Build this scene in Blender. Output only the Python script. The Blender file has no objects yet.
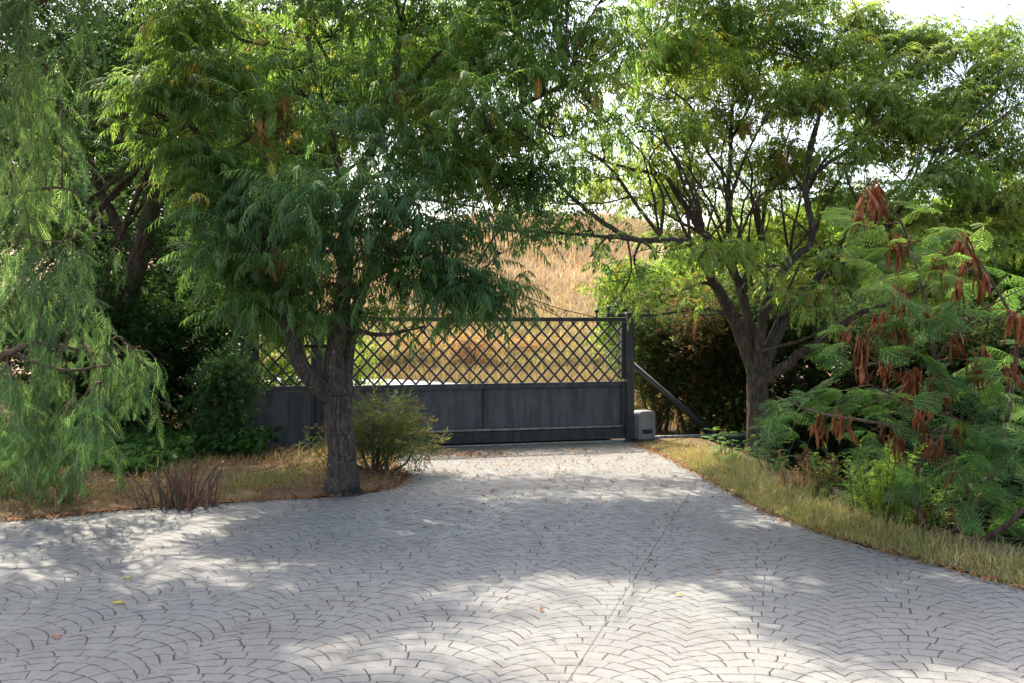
import bpy, bmesh, math, random
import numpy as np
from mathutils import Vector, Matrix
from mathutils.geometry import delaunay_2d_cdt

rng = np.random.default_rng(11)
random.seed(11)
scene = bpy.context.scene
COL = scene.collection
R = math.radians

# ------------------------------------------------------------------ camera
F_PX, CX, CY, CAM_H = 995.0, 512.0, 341.5, 1.6
PITCH = math.atan(16.5 / F_PX)                 # looking slightly down
cam_d = bpy.data.cameras.new('camera')
cam_d.sensor_width = 36.0
cam_d.lens = F_PX / 1024 * 36.0
cam_d.clip_end = 2000
cam = bpy.data.objects.new('camera', cam_d)
COL.objects.link(cam)
cam.location = (0, 0, CAM_H)
cam.rotation_euler = (R(90) - PITCH, 0, 0)
scene.camera = cam


def P(px, py, Y):
    """world point seen at pixel (px, py) at world depth Y"""
    a, b = (px - CX) / F_PX, -(py - CY) / F_PX
    d = np.array([a, math.cos(PITCH) + b * math.sin(PITCH), b * math.cos(PITCH) - math.sin(PITCH)])
    k = Y / d[1]
    return np.array([0, 0, CAM_H]) + d * k


def G(px, py, z=0.0):
    """world point on the ground seen at pixel"""
    a, b = (px - CX) / F_PX, -(py - CY) / F_PX
    d = np.array([a, math.cos(PITCH) + b * math.sin(PITCH), b * math.cos(PITCH) - math.sin(PITCH)])
    k = (z - CAM_H) / d[2]
    return np.array([0, 0, CAM_H]) + d * k


def project(Q):
    Q = np.asarray(Q) - np.array([0, 0, CAM_H])
    dep = Q[:, 1] * math.cos(PITCH) - Q[:, 2] * math.sin(PITCH)
    up = Q[:, 1] * math.sin(PITCH) + Q[:, 2] * math.cos(PITCH)
    dep = np.where(dep < 0.1, 0.1, dep)
    return CX + Q[:, 0] / dep * F_PX, CY - up / dep * F_PX


# ------------------------------------------------------------------ light
SUN_EL, SUN_AZ = R(54), R(-33)                 # azimuth from +Y, negative = left
SUN_DIR = np.array([math.sin(SUN_AZ) * math.cos(SUN_EL), math.cos(SUN_AZ) * math.cos(SUN_EL), math.sin(SUN_EL)])
world = bpy.data.worlds.new('World')
scene.world = world
world.use_nodes = True
wn = world.node_tree
bg = wn.nodes['Background']
sky = wn.nodes.new('ShaderNodeTexSky')
sky.sky_type = 'NISHITA'
sky.sun_disc = False
sky.sun_elevation = SUN_EL
sky.sun_rotation = SUN_AZ
sky.air_density = 1.0
sky.dust_density = 5.0
sky.ozone_density = 0.6
wn.links.new(sky.outputs[0], bg.inputs['Color'])
bg.inputs['Strength'].default_value = 0.15
sun_d = bpy.data.lights.new('sun', 'SUN')
sun_d.energy = 3.1
sun_d.angle = R(0.53)
sun_d.color = (1.0, 0.91, 0.77)
sun = bpy.data.objects.new('sun', sun_d)
COL.objects.link(sun)
sun.rotation_euler = Vector(SUN_DIR).to_track_quat('Z', 'Y').to_euler()
scene.view_settings.view_transform = 'Standard'
scene.view_settings.look = 'None'
scene.view_settings.exposure = 1.9
scene.view_settings.gamma = 1.0
scene.cycles.max_bounces = 8
scene.cycles.transmission_bounces = 6
scene.cycles.sample_clamp_indirect = 6.0


# ------------------------------------------------------------------ materials
class NT:
    def __init__(self, name):
        self.m = bpy.data.materials.new(name)
        self.m.use_nodes = True
        self.t = self.m.node_tree
        self.t.nodes.clear()
        self.out = self.n('ShaderNodeOutputMaterial')

    def n(self, kind, **kw):
        nd = self.t.nodes.new(kind)
        for k, v in kw.items():
            setattr(nd, k, v)
        return nd

    def put(self, sock, v):
        if isinstance(v, bpy.types.NodeSocket):
            self.t.links.new(v, sock)
        elif v is not None:
            sock.default_value = v

    def math(self, op, a, b=None, c=None, clamp=False):
        nd = self.n('ShaderNodeMath', operation=op, use_clamp=clamp)
        self.put(nd.inputs[0], a)
        self.put(nd.inputs[1], b)
        if c is not None:
            self.put(nd.inputs[2], c)
        return nd.outputs[0]

    def noise(self, vec, scale, detail=4, rough=0.55, color=False):
        nd = self.n('ShaderNodeTexNoise')
        self.put(nd.inputs['Vector'], vec)
        nd.inputs['Scale'].default_value = scale
        nd.inputs['Detail'].default_value = detail
        nd.inputs['Roughness'].default_value = rough
        return nd.outputs['Color' if color else 'Fac']

    def ramp(self, fac, stops, interp='LINEAR'):
        nd = self.n('ShaderNodeValToRGB')
        cr = nd.color_ramp
        cr.interpolation = interp
        while len(cr.elements) < len(stops):
            cr.elements.new(0.5)
        for e, (p, c) in zip(cr.elements, stops):
            e.position = p
            e.color = (*c, 1) if len(c) == 3 else c
        self.put(nd.inputs[0], fac)
        return nd.outputs[0]

    def mix(self, fac, a, b, blend='MIX'):
        nd = self.n('ShaderNodeMix', data_type='RGBA', blend_type=blend)
        self.put(nd.inputs[0], fac)
        self.put(nd.inputs[6], (*a, 1) if isinstance(a, tuple) else a)
        self.put(nd.inputs[7], (*b, 1) if isinstance(b, tuple) else b)
        return nd.outputs[2]

    def smooth(self, v, lo, hi, a=0.0, b=1.0):
        nd = self.n('ShaderNodeMapRange', interpolation_type='SMOOTHSTEP')
        self.put(nd.inputs[0], v)
        for i, x in zip((1, 2, 3, 4), (lo, hi, a, b)):
            self.put(nd.inputs[i], x)
        return nd.outputs[0]

    def bump(self, h, strength=0.5, dist=0.01):
        nd = self.n('ShaderNodeBump')
        nd.inputs['Strength'].default_value = strength
        nd.inputs['Distance'].default_value = dist
        self.put(nd.inputs['Height'], h)
        return nd.outputs[0]

    def bsdf(self, color, rough=0.7, normal=None, spec=0.3, metal=0.0):
        b = self.n('ShaderNodeBsdfPrincipled')
        self.put(b.inputs['Base Color'], (*color, 1) if isinstance(color, tuple) else color)
        self.put(b.inputs['Roughness'], rough)
        b.inputs['Specular IOR Level'].default_value = spec
        b.inputs['Metallic'].default_value = metal
        if normal is not None:
            self.put(b.inputs['Normal'], normal)
        return b.outputs[0]

    def done(self, shader):
        self.t.links.new(shader, self.out.inputs['Surface'])
        return self.m

    def pos(self):
        return self.n('ShaderNodeNewGeometry').outputs['Position']

    def obj(self):
        return self.n('ShaderNodeTexCoord').outputs['Object']


def leaf_material(name, trans=0.35, rough=0.5, spec=0.3, boost=(1.5, 1.45, 0.7)):
    t = NT(name)
    at = t.n('ShaderNodeAttribute', attribute_name='tint')
    c = at.outputs['Color']
    b = t.bsdf(c, rough, None, spec)
    tr = t.n('ShaderNodeBsdfTranslucent')
    t.put(tr.inputs[0], t.mix(1.0, c, tuple(boost), 'MULTIPLY'))
    mx = t.n('ShaderNodeMixShader')
    mx.inputs[0].default_value = trans
    t.t.links.new(b, mx.inputs[1])
    t.t.links.new(tr.outputs[0], mx.inputs[2])
    return t.done(mx.outputs[0])


M_LEAF = leaf_material('leaf_foliage', 0.5, 0.55, 0.17, (1.7, 1.75, 1.0))
M_DRY = leaf_material('dry_leaf', 0.2, 0.75, 0.15, (1.2, 1.0, 0.8))
M_GRASS = leaf_material('grass_blade', 0.3, 0.65, 0.2, (1.2, 1.15, 0.8))


def bark_material(name, c0, c1, lichen=0.0):
    t = NT(name)
    p = t.obj()
    mp = t.n('ShaderNodeMapping')
    mp.inputs['Scale'].default_value = (1, 1, 0.22)
    t.put(mp.inputs[0], p)
    n1 = t.noise(mp.outputs[0], 38, 6, 0.65)
    n2 = t.noise(p, 6, 3)
    col = t.mix(t.smooth(n1, 0.35, 0.65), c0, c1)
    col = t.mix(t.smooth(n2, 0.4, 0.7, 0, 0.45), col, tuple(x * 0.55 for x in c0))
    if lichen:
        n3 = t.noise(p, 26, 2)
        col = t.mix(t.smooth(n3, 0.66, 0.72, 0, lichen), col, (0.36, 0.37, 0.33))
    return t.done(t.bsdf(col, 0.9, t.bump(n1, 0.9, 0.02), 0.15))


M_BARK = bark_material('grey_bark', (0.042, 0.032, 0.024), (0.12, 0.094, 0.072), 0.7)
M_BARK2 = bark_material('brown_bark', (0.045, 0.034, 0.025), (0.12, 0.09, 0.066), 0.2)
M_TWIG = bark_material('twig_bark', (0.085, 0.055, 0.038), (0.18, 0.12, 0.085))


def metal_material(name, c, rough=0.5):
    t = NT(name)
    p = t.pos()
    mp = t.n('ShaderNodeMapping')
    mp.inputs['Scale'].default_value = (5, 5, 0.7)
    t.put(mp.inputs[0], p)
    n1 = t.noise(mp.outputs[0], 2.2, 5, 0.6)
    n2 = t.noise(p, 9, 5)
    col = t.mix(t.smooth(n1, 0.42, 0.62, 0, 0.7), c, tuple(x * 0.42 for x in c))
    col = t.mix(t.smooth(n2, 0.5, 0.78, 0, 0.35), col, (0.2, 0.19, 0.175))
    return t.done(t.bsdf(col, t.smooth(n2, 0.2, 0.8, rough - 0.1, rough + 0.2), t.bump(n2, 0.15, 0.004), 0.4))


M_GATE = metal_material('dark_grey_paint', (0.052, 0.054, 0.062))
M_PANEL = metal_material('gate_panel_paint', (0.085, 0.088, 0.098))
M_IRON = metal_material('black_iron', (0.035, 0.035, 0.038))
M_MOTOR = metal_material('weathered_grey_plastic', (0.2, 0.2, 0.195))
M_STEEL = metal_material('galvanised_pipe', (0.3, 0.29, 0.27))
M_BLACK = NT('black_plastic')
M_BLACK = M_BLACK.done(M_BLACK.bsdf((0.015, 0.015, 0.015), 0.5))


def paving_material():
    t = NT('stamped_fan_paving')
    pos = t.pos()
    wob = t.noise(pos, 1.3, 2, color=True)
    vm = t.n('ShaderNodeVectorMath', operation='MULTIPLY_ADD')
    t.put(vm.inputs[0], wob)
    vm.inputs[1].default_value = (0.16, 0.16, 0)
    t.put(vm.inputs[2], pos)
    wob2 = t.noise(pos, 14, 2, color=True)
    vm2 = t.n('ShaderNodeVectorMath', operation='MULTIPLY_ADD')
    t.put(vm2.inputs[0], wob2)
    vm2.inputs[1].default_value = (0.02, 0.02, 0)
    t.put(vm2.inputs[2], vm.outputs[0])
    sx = t.n('ShaderNodeSeparateXYZ')
    t.put(sx.inputs[0], vm2.outputs[0])
    x, y = sx.outputs[0], sx.outputs[1]
    th = R(16)
    u = t.math('SUBTRACT', t.math('MULTIPLY', x, math.cos(th)), t.math('MULTIPLY', y, math.sin(th)))
    v = t.math('ADD', t.math('MULTIPLY', x, math.sin(th)), t.math('MULTIPLY', y, math.cos(th)))
    W, RAD, ROW, STONE = 0.76, 0.44, 0.105, 0.135
    k = t.math('DIVIDE', t.math('ADD', u, 0.87 + W / 2), W)
    kf = t.math('FLOOR', k)
    du = t.math('MULTIPLY', t.math('SUBTRACT', t.math('FRACT', k), 0.5), W)
    h = t.math('SQRT', t.math('SUBTRACT', RAD * RAD, t.math('MULTIPLY', du, du)))
    a = t.math('DIVIDE', t.math('SUBTRACT', v, h), ROW)
    row = t.math('FLOOR', a)
    rf = t.math('FRACT', a)
    d_row = t.math('MULTIPLY', t.math('MINIMUM', rf, t.math('SUBTRACT', 1.0, rf)), ROW)
    d_row = t.math('MULTIPLY', d_row, t.math('DIVIDE', h, RAD))            # true distance on the flanks
    # cross joints stand square to the arc and step from row to row
    dj = t.math('SUBTRACT', du, t.math('MULTIPLY', t.math('MULTIPLY', t.math('SUBTRACT', rf, 0.5), ROW), t.math('DIVIDE', du, h)))
    ang = t.math('MULTIPLY', t.math('ARCSINE', t.math('DIVIDE', dj, RAD)), RAD)
    wn1 = t.n('ShaderNodeTexWhiteNoise', noise_dimensions='2D')
    cmb = t.n('ShaderNodeCombineXYZ')
    t.put(cmb.inputs[0], row)
    t.put(cmb.inputs[1], kf)
    t.put(wn1.inputs['Vector'], cmb.outputs[0])
    off = t.math('ADD', t.math('MULTIPLY', t.math('MODULO', t.math('ADD', row, 1000.0), 2.0), 0.5), t.math('MULTIPLY', wn1.outputs[0], 0.3))
    b = t.math('ADD', t.math('DIVIDE', ang, STONE), off)
    st = t.math('FLOOR', b)
    bf = t.math('FRACT', b)
    d_st = t.math('MULTIPLY', t.math('MINIMUM', bf, t.math('SUBTRACT', 1.0, bf)), STONE)
    # straight construction joint along the drive
    d_j = t.math('ABSOLUTE', t.math('ADD', t.math('SUBTRACT', t.math('MULTIPLY', t.n_x(pos, 0), math.cos(th)),
                                                         t.math('MULTIPLY', t.n_x(pos, 1), math.sin(th))), 0.98))
    dmin = t.math('MINIMUM', d_row, d_st)
    cmb2 = t.n('ShaderNodeCombineXYZ')
    t.put(cmb2.inputs[0], row)
    t.put(cmb2.inputs[1], st)
    t.put(cmb2.inputs[2], kf)
    wn2 = t.n('ShaderNodeTexWhiteNoise', noise_dimensions='3D')
    t.put(wn2.inputs['Vector'], cmb2.outputs[0])
    rnd = wn2.outputs[0]
    fade = t.smooth(t.noise(pos, 9.0, 4, 0.7), 0.41, 0.53, 0.25, 1.0)
    fade2 = t.smooth(t.noise(pos, 5.0, 3, 0.6), 0.4, 0.52, 0.3, 1.0)
    line = t.math('MULTIPLY', t.smooth(d_row, 0.0027, 0.0068, 0.9, 0.0), fade)
    line = t.math('MAXIMUM', line, t.math('MULTIPLY', t.smooth(d_st, 0.0024, 0.0062, 1.0, 0.0), fade2))
    line = t.math('MAXIMUM', line, t.smooth(d_j, 0.003, 0.0065, 0.6, 0.0))
    big = t.noise(pos, 0.55, 4, 0.6)
    fine = t.noise(pos, 60, 4, 0.65)
    mid = t.noise(pos, 9, 4, 0.6)
    stone = t.mix(t.math('MULTIPLY', rnd, 0.4), (0.178, 0.178, 0.162), (0.216, 0.214, 0.195))
    stone = t.mix(t.smooth(big, 0.38, 0.62, 0, 0.75), stone, (0.138, 0.137, 0.128))
    stone = t.mix(t.smooth(mid, 0.5, 0.75, 0, 0.45), stone, (0.135, 0.13, 0.12))
    stone = t.mix(t.smooth(fine, 0.3, 0.75, 0, 0.35), stone, (0.25, 0.249, 0.244))
    dirt = t.smooth(t.noise(pos, 1.7, 5, 0.7), 0.5, 0.7, 0, 0.5)
    stone = t.mix(dirt, stone, (0.135, 0.12, 0.1))
    col = t.mix(line, stone, (0.028, 0.022, 0.019))
    hgt = t.math('ADD', t.smooth(dmin, 0.0, 0.014), t.math('MULTIPLY', t.math('ADD', fine, t.math('MULTIPLY', mid, 2.0)), 0.22))
    hgt = t.math('ADD', hgt, t.math('MULTIPLY', rnd, 0.12))
    return t.done(t.bsdf(col, t.smooth(mid, 0.3, 0.7, 0.55, 0.8), t.bump(hgt, 0.35, 0.0028), 0.25))


def _n_x(self, vec, i):
    s = self.n('ShaderNodeSeparateXYZ')
    self.put(s.inputs[0], vec)
    return s.outputs[i]


NT.n_x = _n_x
M_PAVE = paving_material()


def soil_material(name, stops, scale=3.0):
    t = NT(name)
    p = t.pos()
    n1 = t.noise(p, scale, 6, 0.65)
    n2 = t.noise(p, scale * 14, 5, 0.7)
    v = t.math('ADD', t.math('MULTIPLY', n1, 0.6), t.math('MULTIPLY', n2, 0.4))
    return t.done(t.bsdf(t.ramp(v, stops), 0.95, t.bump(n2, 0.8, 0.03), 0.1))


M_SOIL = soil_material('dry_soil', [(0.3, (0.07, 0.05, 0.03)), (0.5, (0.15, 0.105, 0.06)), (0.7, (0.27, 0.2, 0.11))])
M_DARKSOIL = soil_material('dark_soil', [(0.3, (0.03, 0.024, 0.016)), (0.55, (0.07, 0.055, 0.035)), (0.75, (0.12, 0.1, 0.05))])
M_HILL = soil_material('dry_hillside', [(0.3, (0.24, 0.165, 0.1)), (0.5, (0.34, 0.24, 0.145)), (0.7, (0.4, 0.32, 0.21))], 0.6)
M_ROAD = soil_material('pale_concrete_road', [(0.3, (0.36, 0.35, 0.33)), (0.7, (0.44, 0.43, 0.41))], 1.0)
M_KERB = soil_material('dark_painted_beam', [(0.3, (0.03, 0.03, 0.033)), (0.7, (0.06, 0.06, 0.063))], 2.0)

_pod = NT('seed_pod')
_pp = _pod.obj()
M_POD = _pod.done(_pod.bsdf(_pod.ramp(_pod.noise(_pp, 9, 3), [(0.3, (0.11, 0.03, 0.012)), (0.5, (0.21, 0.062, 0.022)), (0.7, (0.29, 0.115, 0.042))]), 0.65, None, 0.15))


# ------------------------------------------------------------------ mesh helpers
class MB:
    """collects vertices, faces of any size and a colour per vertex"""

    def __init__(self):
        self.V, self.Fs, self.C, self.n = [], {}, [], 0

    def add(self, V, faces, C=None):
        V = np.asarray(V, dtype=np.float32).reshape(-1, 3)
        for F in (faces if isinstance(faces, list) else [faces]):
            F = np.asarray(F, dtype=np.int64)
            if F.size:
                self.Fs.setdefault(F.shape[1], []).append(F + self.n)
        self.V.append(V)
        if C is None:
            C = np.full((len(V), 3), 0.5, dtype=np.float32)
        self.C.append(np.asarray(C, dtype=np.float32).reshape(-1, 3))
        self.n += len(V)

    def build(self, name, mat, parent=None, smooth=False, tint=False):
        me = bpy.data.meshes.new(name)
        V = np.concatenate(self.V) if self.V else np.zeros((0, 3), np.float32)
        if parent is not None:
            V = V - np.array(parent.location, dtype=np.float32)
        me.vertices.add(len(V))
        me.vertices.foreach_set('co', V.astype(np.float32).ravel())
        loops, starts, totals, o = [], [], [], 0
        for k, L in self.Fs.items():
            F = np.concatenate(L)
            loops.append(F.ravel())
            starts.append(o + np.arange(len(F)) * k)
            totals.append(np.full(len(F), k))
            o += F.size
        loops = np.concatenate(loops)
        me.loops.add(len(loops))
        me.loops.foreach_set('vertex_index', loops.astype(np.int32))
        starts = np.concatenate(starts)
        me.polygons.add(len(starts))
        me.polygons.foreach_set('loop_start', starts.astype(np.int32))
        if smooth:
            me.polygons.foreach_set('use_smooth', np.ones(len(starts), dtype=bool))
        me.update(calc_edges=True)
        if tint:
            at = me.attributes.new('tint', 'FLOAT_COLOR', 'POINT')
            C = np.concatenate(self.C)
            at.data.foreach_set('color', np.concatenate([C, np.ones((len(C), 1), np.float32)], 1).ravel())
        me.materials.append(mat)
        ob = bpy.data.objects.new(name, me)
        COL.objects.link(ob)
        if parent is not None:
            ob.parent = parent
        return ob


def tag(o, label=None, cat=None, group=None, kind=None):
    if label:
        o['label'] = label
    if cat:
        o['category'] = cat
    if group:
        o['group'] = group
    if kind:
        o['kind'] = kind
    return o


def thing(name, loc, label, cat, group=None, rz=0.0):
    o = bpy.data.objects.new(name, None)
    COL.objects.link(o)
    o.location = tuple(float(x) for x in loc)
    o.rotation_euler = (0, 0, rz)
    o.empty_display_size = 0.2
    return tag(o, label, cat, group)


def catmull(pts, n=6):
    pts = np.asarray(pts, dtype=float)
    if len(pts) < 3:
        return np.linspace(pts[0], pts[-1], n + 1)
    Q = np.vstack([2 * pts[0] - pts[1], pts, 2 * pts[-1] - pts[-2]])
    out = []
    for i in range(1, len(Q) - 2):
        p0, p1, p2, p3 = Q[i - 1:i + 3]
        for t in np.linspace(0, 1, n, endpoint=False):
            out.append(0.5 * (2 * p1 + (p2 - p0) * t + (2 * p0 - 5 * p1 + 4 * p2 - p3) * t * t + (3 * p1 - p0 - 3 * p2 + p3) * t ** 3))
    out.append(pts[-1])
    return np.array(out)


def tube(mb, pts, rad, sides=8, amp=0.0, flat=1.0, cap=True, seed=0.0, C=None):
    pts = np.asarray(pts, dtype=float)
    rad = np.asarray(rad, dtype=float)
    n = len(pts)
    T = np.gradient(pts, axis=0)
    T /= np.maximum(np.linalg.norm(T, axis=1, keepdims=True), 1e-9)
    up = np.array([0.0, 0.0, 1.0]) if abs(T[0, 2]) < 0.9 else np.array([1.0, 0.0, 0.0])
    N = np.zeros_like(T)
    a = np.cross(T[0], up)
    a /= np.linalg.norm(a)
    for i in range(n):
        a = a - T[i] * np.dot(a, T[i])
        a /= max(np.linalg.norm(a), 1e-9)
        N[i] = a
    B = np.cross(T, N)
    th = np.linspace(0, 2 * np.pi, sides, endpoint=False)
    r = rad[:, None] * np.ones((1, sides))
    if amp:
        s = np.linspace(0, n * 0.12, n)[:, None]
        w = (np.sin(3 * th[None] + seed + s * 1.3) * 0.5 + np.sin(5 * th[None] + seed * 2 - s * 2.1) * 0.35 + np.sin(2 * th[None] + s * 3.0 + seed) * 0.3
             + np.sin(9 * th[None] + s * 0.7 + seed) * 0.22)
        r = r * (1 + amp * w)
    V = pts[:, None] + (N[:, None] * np.cos(th)[None, :, None] + B[:, None] * (flat * np.sin(th))[None, :, None]) * r[:, :, None]
    idx = np.arange(n * sides).reshape(n, sides)
    nx = np.roll(idx, -1, axis=1)
    Fq = np.stack([idx[:-1], nx[:-1], nx[1:], idx[1:]], -1).reshape(-1, 4)
    fs = [Fq]
    if cap:
        fs.append(idx[-1][None, :])
        fs.append(idx[0][::-1][None, :])
    mb.add(V.reshape(-1, 3), fs, C)


def boxes_mesh(name, mat, parent, boxes, bevel=0.004):
    """axis aligned (in the parent's frame) bevelled boxes as ONE mesh: (cx,cy,cz,sx,sy,sz[,ry])"""
    bm = bmesh.new()
    for b in boxes:
        cx, cy, cz, sx, sy, sz = b[:6]
        M = Matrix.Translation((cx, cy, cz))
        if len(b) > 6:
            M = M @ Matrix.Rotation(b[6], 4, 'Y')
        r = bmesh.ops.create_cube(bm, size=1, matrix=M @ Matrix.Diagonal((sx, sy, sz, 1)))
    if bevel:
        bmesh.ops.bevel(bm, geom=bm.edges[:], offset=bevel, segments=1, affect='EDGES')
    return bm_obj(name, bm, mat, parent)


def bm_obj(name, bm, mat, parent=None, smooth=False):
    me = bpy.data.meshes.new(name)
    bmesh.ops.recalc_face_normals(bm, faces=bm.faces[:])
    bm.to_mesh(me)
    bm.free()
    if smooth:
        for p in me.polygons:
            p.use_smooth = True
    me.materials.append(mat)
    o = bpy.data.objects.new(name, me)
    COL.objects.link(o)
    if parent is not None:
        o.parent = parent
    return o


def tubes_local(name, mat, parent, lines, smooth=True):
    """polylines given in the parent's own frame"""
    mb = MB()
    for pts, rad, sides in lines:
        rr = rad if hasattr(rad, '__len__') else [rad] * len(pts)
        tube(mb, pts, rr, sides)
    o = mb.build(name, mat, None, smooth)
    o.parent = parent
    return o


# ------------------------------------------------------------------ leaf templates
def nrm(v):
    return v / max(np.linalg.norm(v), 1e-9)


def rhomb(V, F, K, base, d, nz, ln, w, kcol, curl=0.15):
    side = nrm(np.cross(d, nz))
    m = base + d * ln * 0.42 + nz * ln * curl * 0.5
    i = len(V)
    V += [base, m + side * w * 0.5, base + d * ln - nz * ln * curl, m - side * w * 0.5]
    F.append((i, i + 1, i + 2, i + 3))
    K += [kcol] * 4


def strip(V, F, K, pts, w, kcol):
    for j in range(len(pts) - 1):
        i = len(V)
        s = np.array([0, w * 0.5, 0])
        V += [pts[j] - s, pts[j] + s, pts[j + 1] + s * 0.7, pts[j + 1] - s * 0.7]
        F.append((i, i + 1, i + 2, i + 3))
        K += [kcol] * 4


RACH = np.array([2.8, 2.3, 1.9])


def pinnate(r, pairs=7, L=0.36, ll=0.075, lw=0.015, droop=1.3, hang=0.5, ang=0.9, terminal=True, start=0.18, rw=0.004):
    """compound leaf along +X in unit metres"""
    V, F, K = [], [], []
    n = pairs * 2
    a, p = 0.0, np.zeros(3)
    line = [p.copy()]
    angs = [a]
    for i in range(n):
        a -= droop / n * (0.5 + i / n)
        p = p + np.array([math.cos(a), 0, math.sin(a)]) * L / n
        line.append(p.copy())
        angs.append(a)
    step = max(1, n // 4)
    strip(V, F, K, [line[j] for j in range(0, n + 1, step)] + ([line[-1]] if n % step else []), rw, RACH)
    for i in range(pairs):
        t = start + (1 - start) * i / max(1, pairs - 1) * 0.97
        j = int(t * n)
        f = t * n - j
        b = line[j] * (1 - f) + line[min(j + 1, n)] * f
        aa = angs[j]
        tx = np.array([math.cos(aa), 0, math.sin(aa)])
        nz = np.array([-math.sin(aa), 0, math.cos(aa)])
        prof = 0.72 + 0.5 * math.sin(math.pi * (0.15 + 0.75 * t)) - 0.15
        for s in (1, -1):
            an = ang * r.uniform(0.85, 1.15) * (1.1 - 0.45 * t)
            hg = hang * r.uniform(0.6, 1.4)
            d = nrm(tx * math.cos(an) + np.array([0, s, 0]) * math.sin(an))
            d = nrm(d * math.cos(hg) - np.array([0, 0, 1]) * math.sin(hg))
            nn = nrm(nz - d * np.dot(nz, d) + 1e-6)
            rhomb(V, F, K, b, d, nn, ll * prof * r.uniform(0.85, 1.15), lw * r.uniform(0.8, 1.15), np.full(3, r.uniform(0.82, 1.18)))
    if terminal:
        aa = angs[-1]
        d = np.array([math.cos(aa), 0, math.sin(aa)])
        rhomb(V, F, K, line[-1], d, np.array([-math.sin(aa), 0, math.cos(aa)]), ll * 0.95, lw, np.full(3, 1.0))
    return np.array(V), np.array(F), np.array(K)


def bipinnate(r, pairs=5, L=0.17, pl=0.09, n_l=7, droop=0.6):
    V, F, K = [], [], []
    for i in range(pairs):
        t = 0.25 + 0.75 * i / (pairs - 1)
        a = -droop * t
        b = np.array([L * t * math.cos(a * 0.5), 0, L * t * math.sin(a * 0.5)])
        for s in (1, -1):
            an = 1.0 - 0.45 * t
            d = nrm(np.array([math.cos(an), s * math.sin(an), -0.25 - 0.2 * r.random()]))
            sd = nrm(np.cross(d, [0, 0, 1]))
            nz = np.cross(sd, d)
            ln = pl * (0.75 + 0.4 * math.sin(math.pi * t)) * r.uniform(0.9, 1.1)
            kc = np.full(3, r.uniform(0.85, 1.15))
            for q in range(n_l):
                tq = (q + 0.5) / n_l
                o = b + d * ln * tq - np.array([0, 0, 1]) * ln * 0.18 * tq * tq
                lw = 0.019 * math.sin(math.pi * (0.2 + 0.75 * tq)) + 0.005
                for s2 in (1, -1):
                    dd = nrm(sd * s2 + d * 0.45)
                    rhomb(V, F, K, o, dd, nz, lw, 0.0095, kc, 0.1)
    strip(V, F, K, [np.zeros(3), np.array([L * 0.5, 0, -0.01]), np.array([L, 0, -droop * L * 0.4])], 0.004, RACH)
    return np.array(V), np.array(F), np.array(K)


def spray(r, n=7, L=0.12, ll=0.05, lw=0.024, spread=1.0):
    """a twig tip with simple leaves"""
    V, F, K = [], [], []
    for i in range(n):
        t = (i + 1) / n
        b = np.array([L * t, 0, -0.1 * L * t * t])
        az = i * 2.4 + r.uniform(-0.4, 0.4)
        d = nrm(np.array([0.6 + 0.5 * t, math.cos(az) * spread, math.sin(az) * spread * 0.7 - 0.1]))
        nz = nrm(np.array([r.normal() * 0.4, r.normal() * 0.4, 1.0]))
        nz = nrm(nz - d * np.dot(nz, d))
        rhomb(V, F, K, b, d, nz, ll * r.uniform(0.7, 1.2), lw * r.uniform(0.8, 1.2), np.full(3, r.uniform(0.75, 1.25)), 0.12)
    return np.array(V), np.array(F), np.array(K)


_tr = np.random.default_rng(3)
T_MELIA = [pinnate(_tr, 8, 0.37, 0.1, 0.0175, _tr.uniform(0.8, 1.5), 0.85, rw=0.0075) for _ in range(6)]
T_MELIA_S = [pinnate(_tr, 6, 0.30, 0.085, 0.022, _tr.uniform(0.9, 1.4), 0.6) for _ in range(6)]
T_PEPPER = [pinnate(_tr, 10, 0.25, 0.055, 0.0095, _tr.uniform(0.3, 0.8), 0.3, 1.0, rw=0.004) for _ in range(5)]
T_LEUC = [bipinnate(_tr) for _ in range(4)]
T_SPRAY = [spray(_tr) for _ in range(6)]
T_SPRAYBIG = [spray(_tr, 8, 0.2, 0.085, 0.04) for _ in range(5)]
T_NARROW = [spray(_tr, 10, 0.16, 0.06, 0.012, 0.7) for _ in range(5)]
T_FERN = [pinnate(_tr, 9, 0.28, 0.07, 0.02, _tr.uniform(0.5, 1.0), 0.15, 1.1) for _ in range(4)]
T_IVY = [spray(_tr, 3, 0.04, 0.075, 0.07) for _ in range(5)]


def instance(mb, templates, pos, phi, th, roll, sc, col):
    """numpy copies of leaf templates into one mesh"""
    pos = np.asarray(pos, dtype=float)
    N = len(pos)
    if N == 0:
        return
    X = np.stack([np.cos(th) * np.cos(phi), np.cos(th) * np.sin(phi), np.sin(th)], 1)
    Y0 = np.stack([-np.sin(phi), np.cos(phi), np.zeros(N)], 1)
    Z0 = np.cross(X, Y0)
    Y = Y0 * np.cos(roll)[:, None] + Z0 * np.sin(roll)[:, None]
    Z = np.cross(X, Y)
    which = rng.integers(0, len(templates), N)
    for i, (V, F, K) in enumerate(templates):
        m = which == i
        k = int(m.sum())
        if not k:
            continue
        W = (V[None, :, 0, None] * X[m][:, None] + V[None, :, 1, None] * Y[m][:, None] + V[None, :, 2, None] * Z[m][:, None]) * sc[m][:, None, None]
        W = W + pos[m][:, None]
        FF = F[None] + (np.arange(k) * len(V))[:, None, None]
        mb.add(W.reshape(-1, 3), FF.reshape(-1, F.shape[1]), (col[m][:, None] * K[None]).reshape(-1, 3))


def palette(N, cols, var=0.18):
    cols = np.asarray(cols, dtype=float)
    a = rng.integers(0, len(cols), N)
    b = rng.integers(0, len(cols), N)
    t = rng.random(N)[:, None]
    c = cols[a] * (1 - t) + cols[b] * t
    return c * rng.normal(1, var, N).clip(0.5, 1.6)[:, None]


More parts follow.
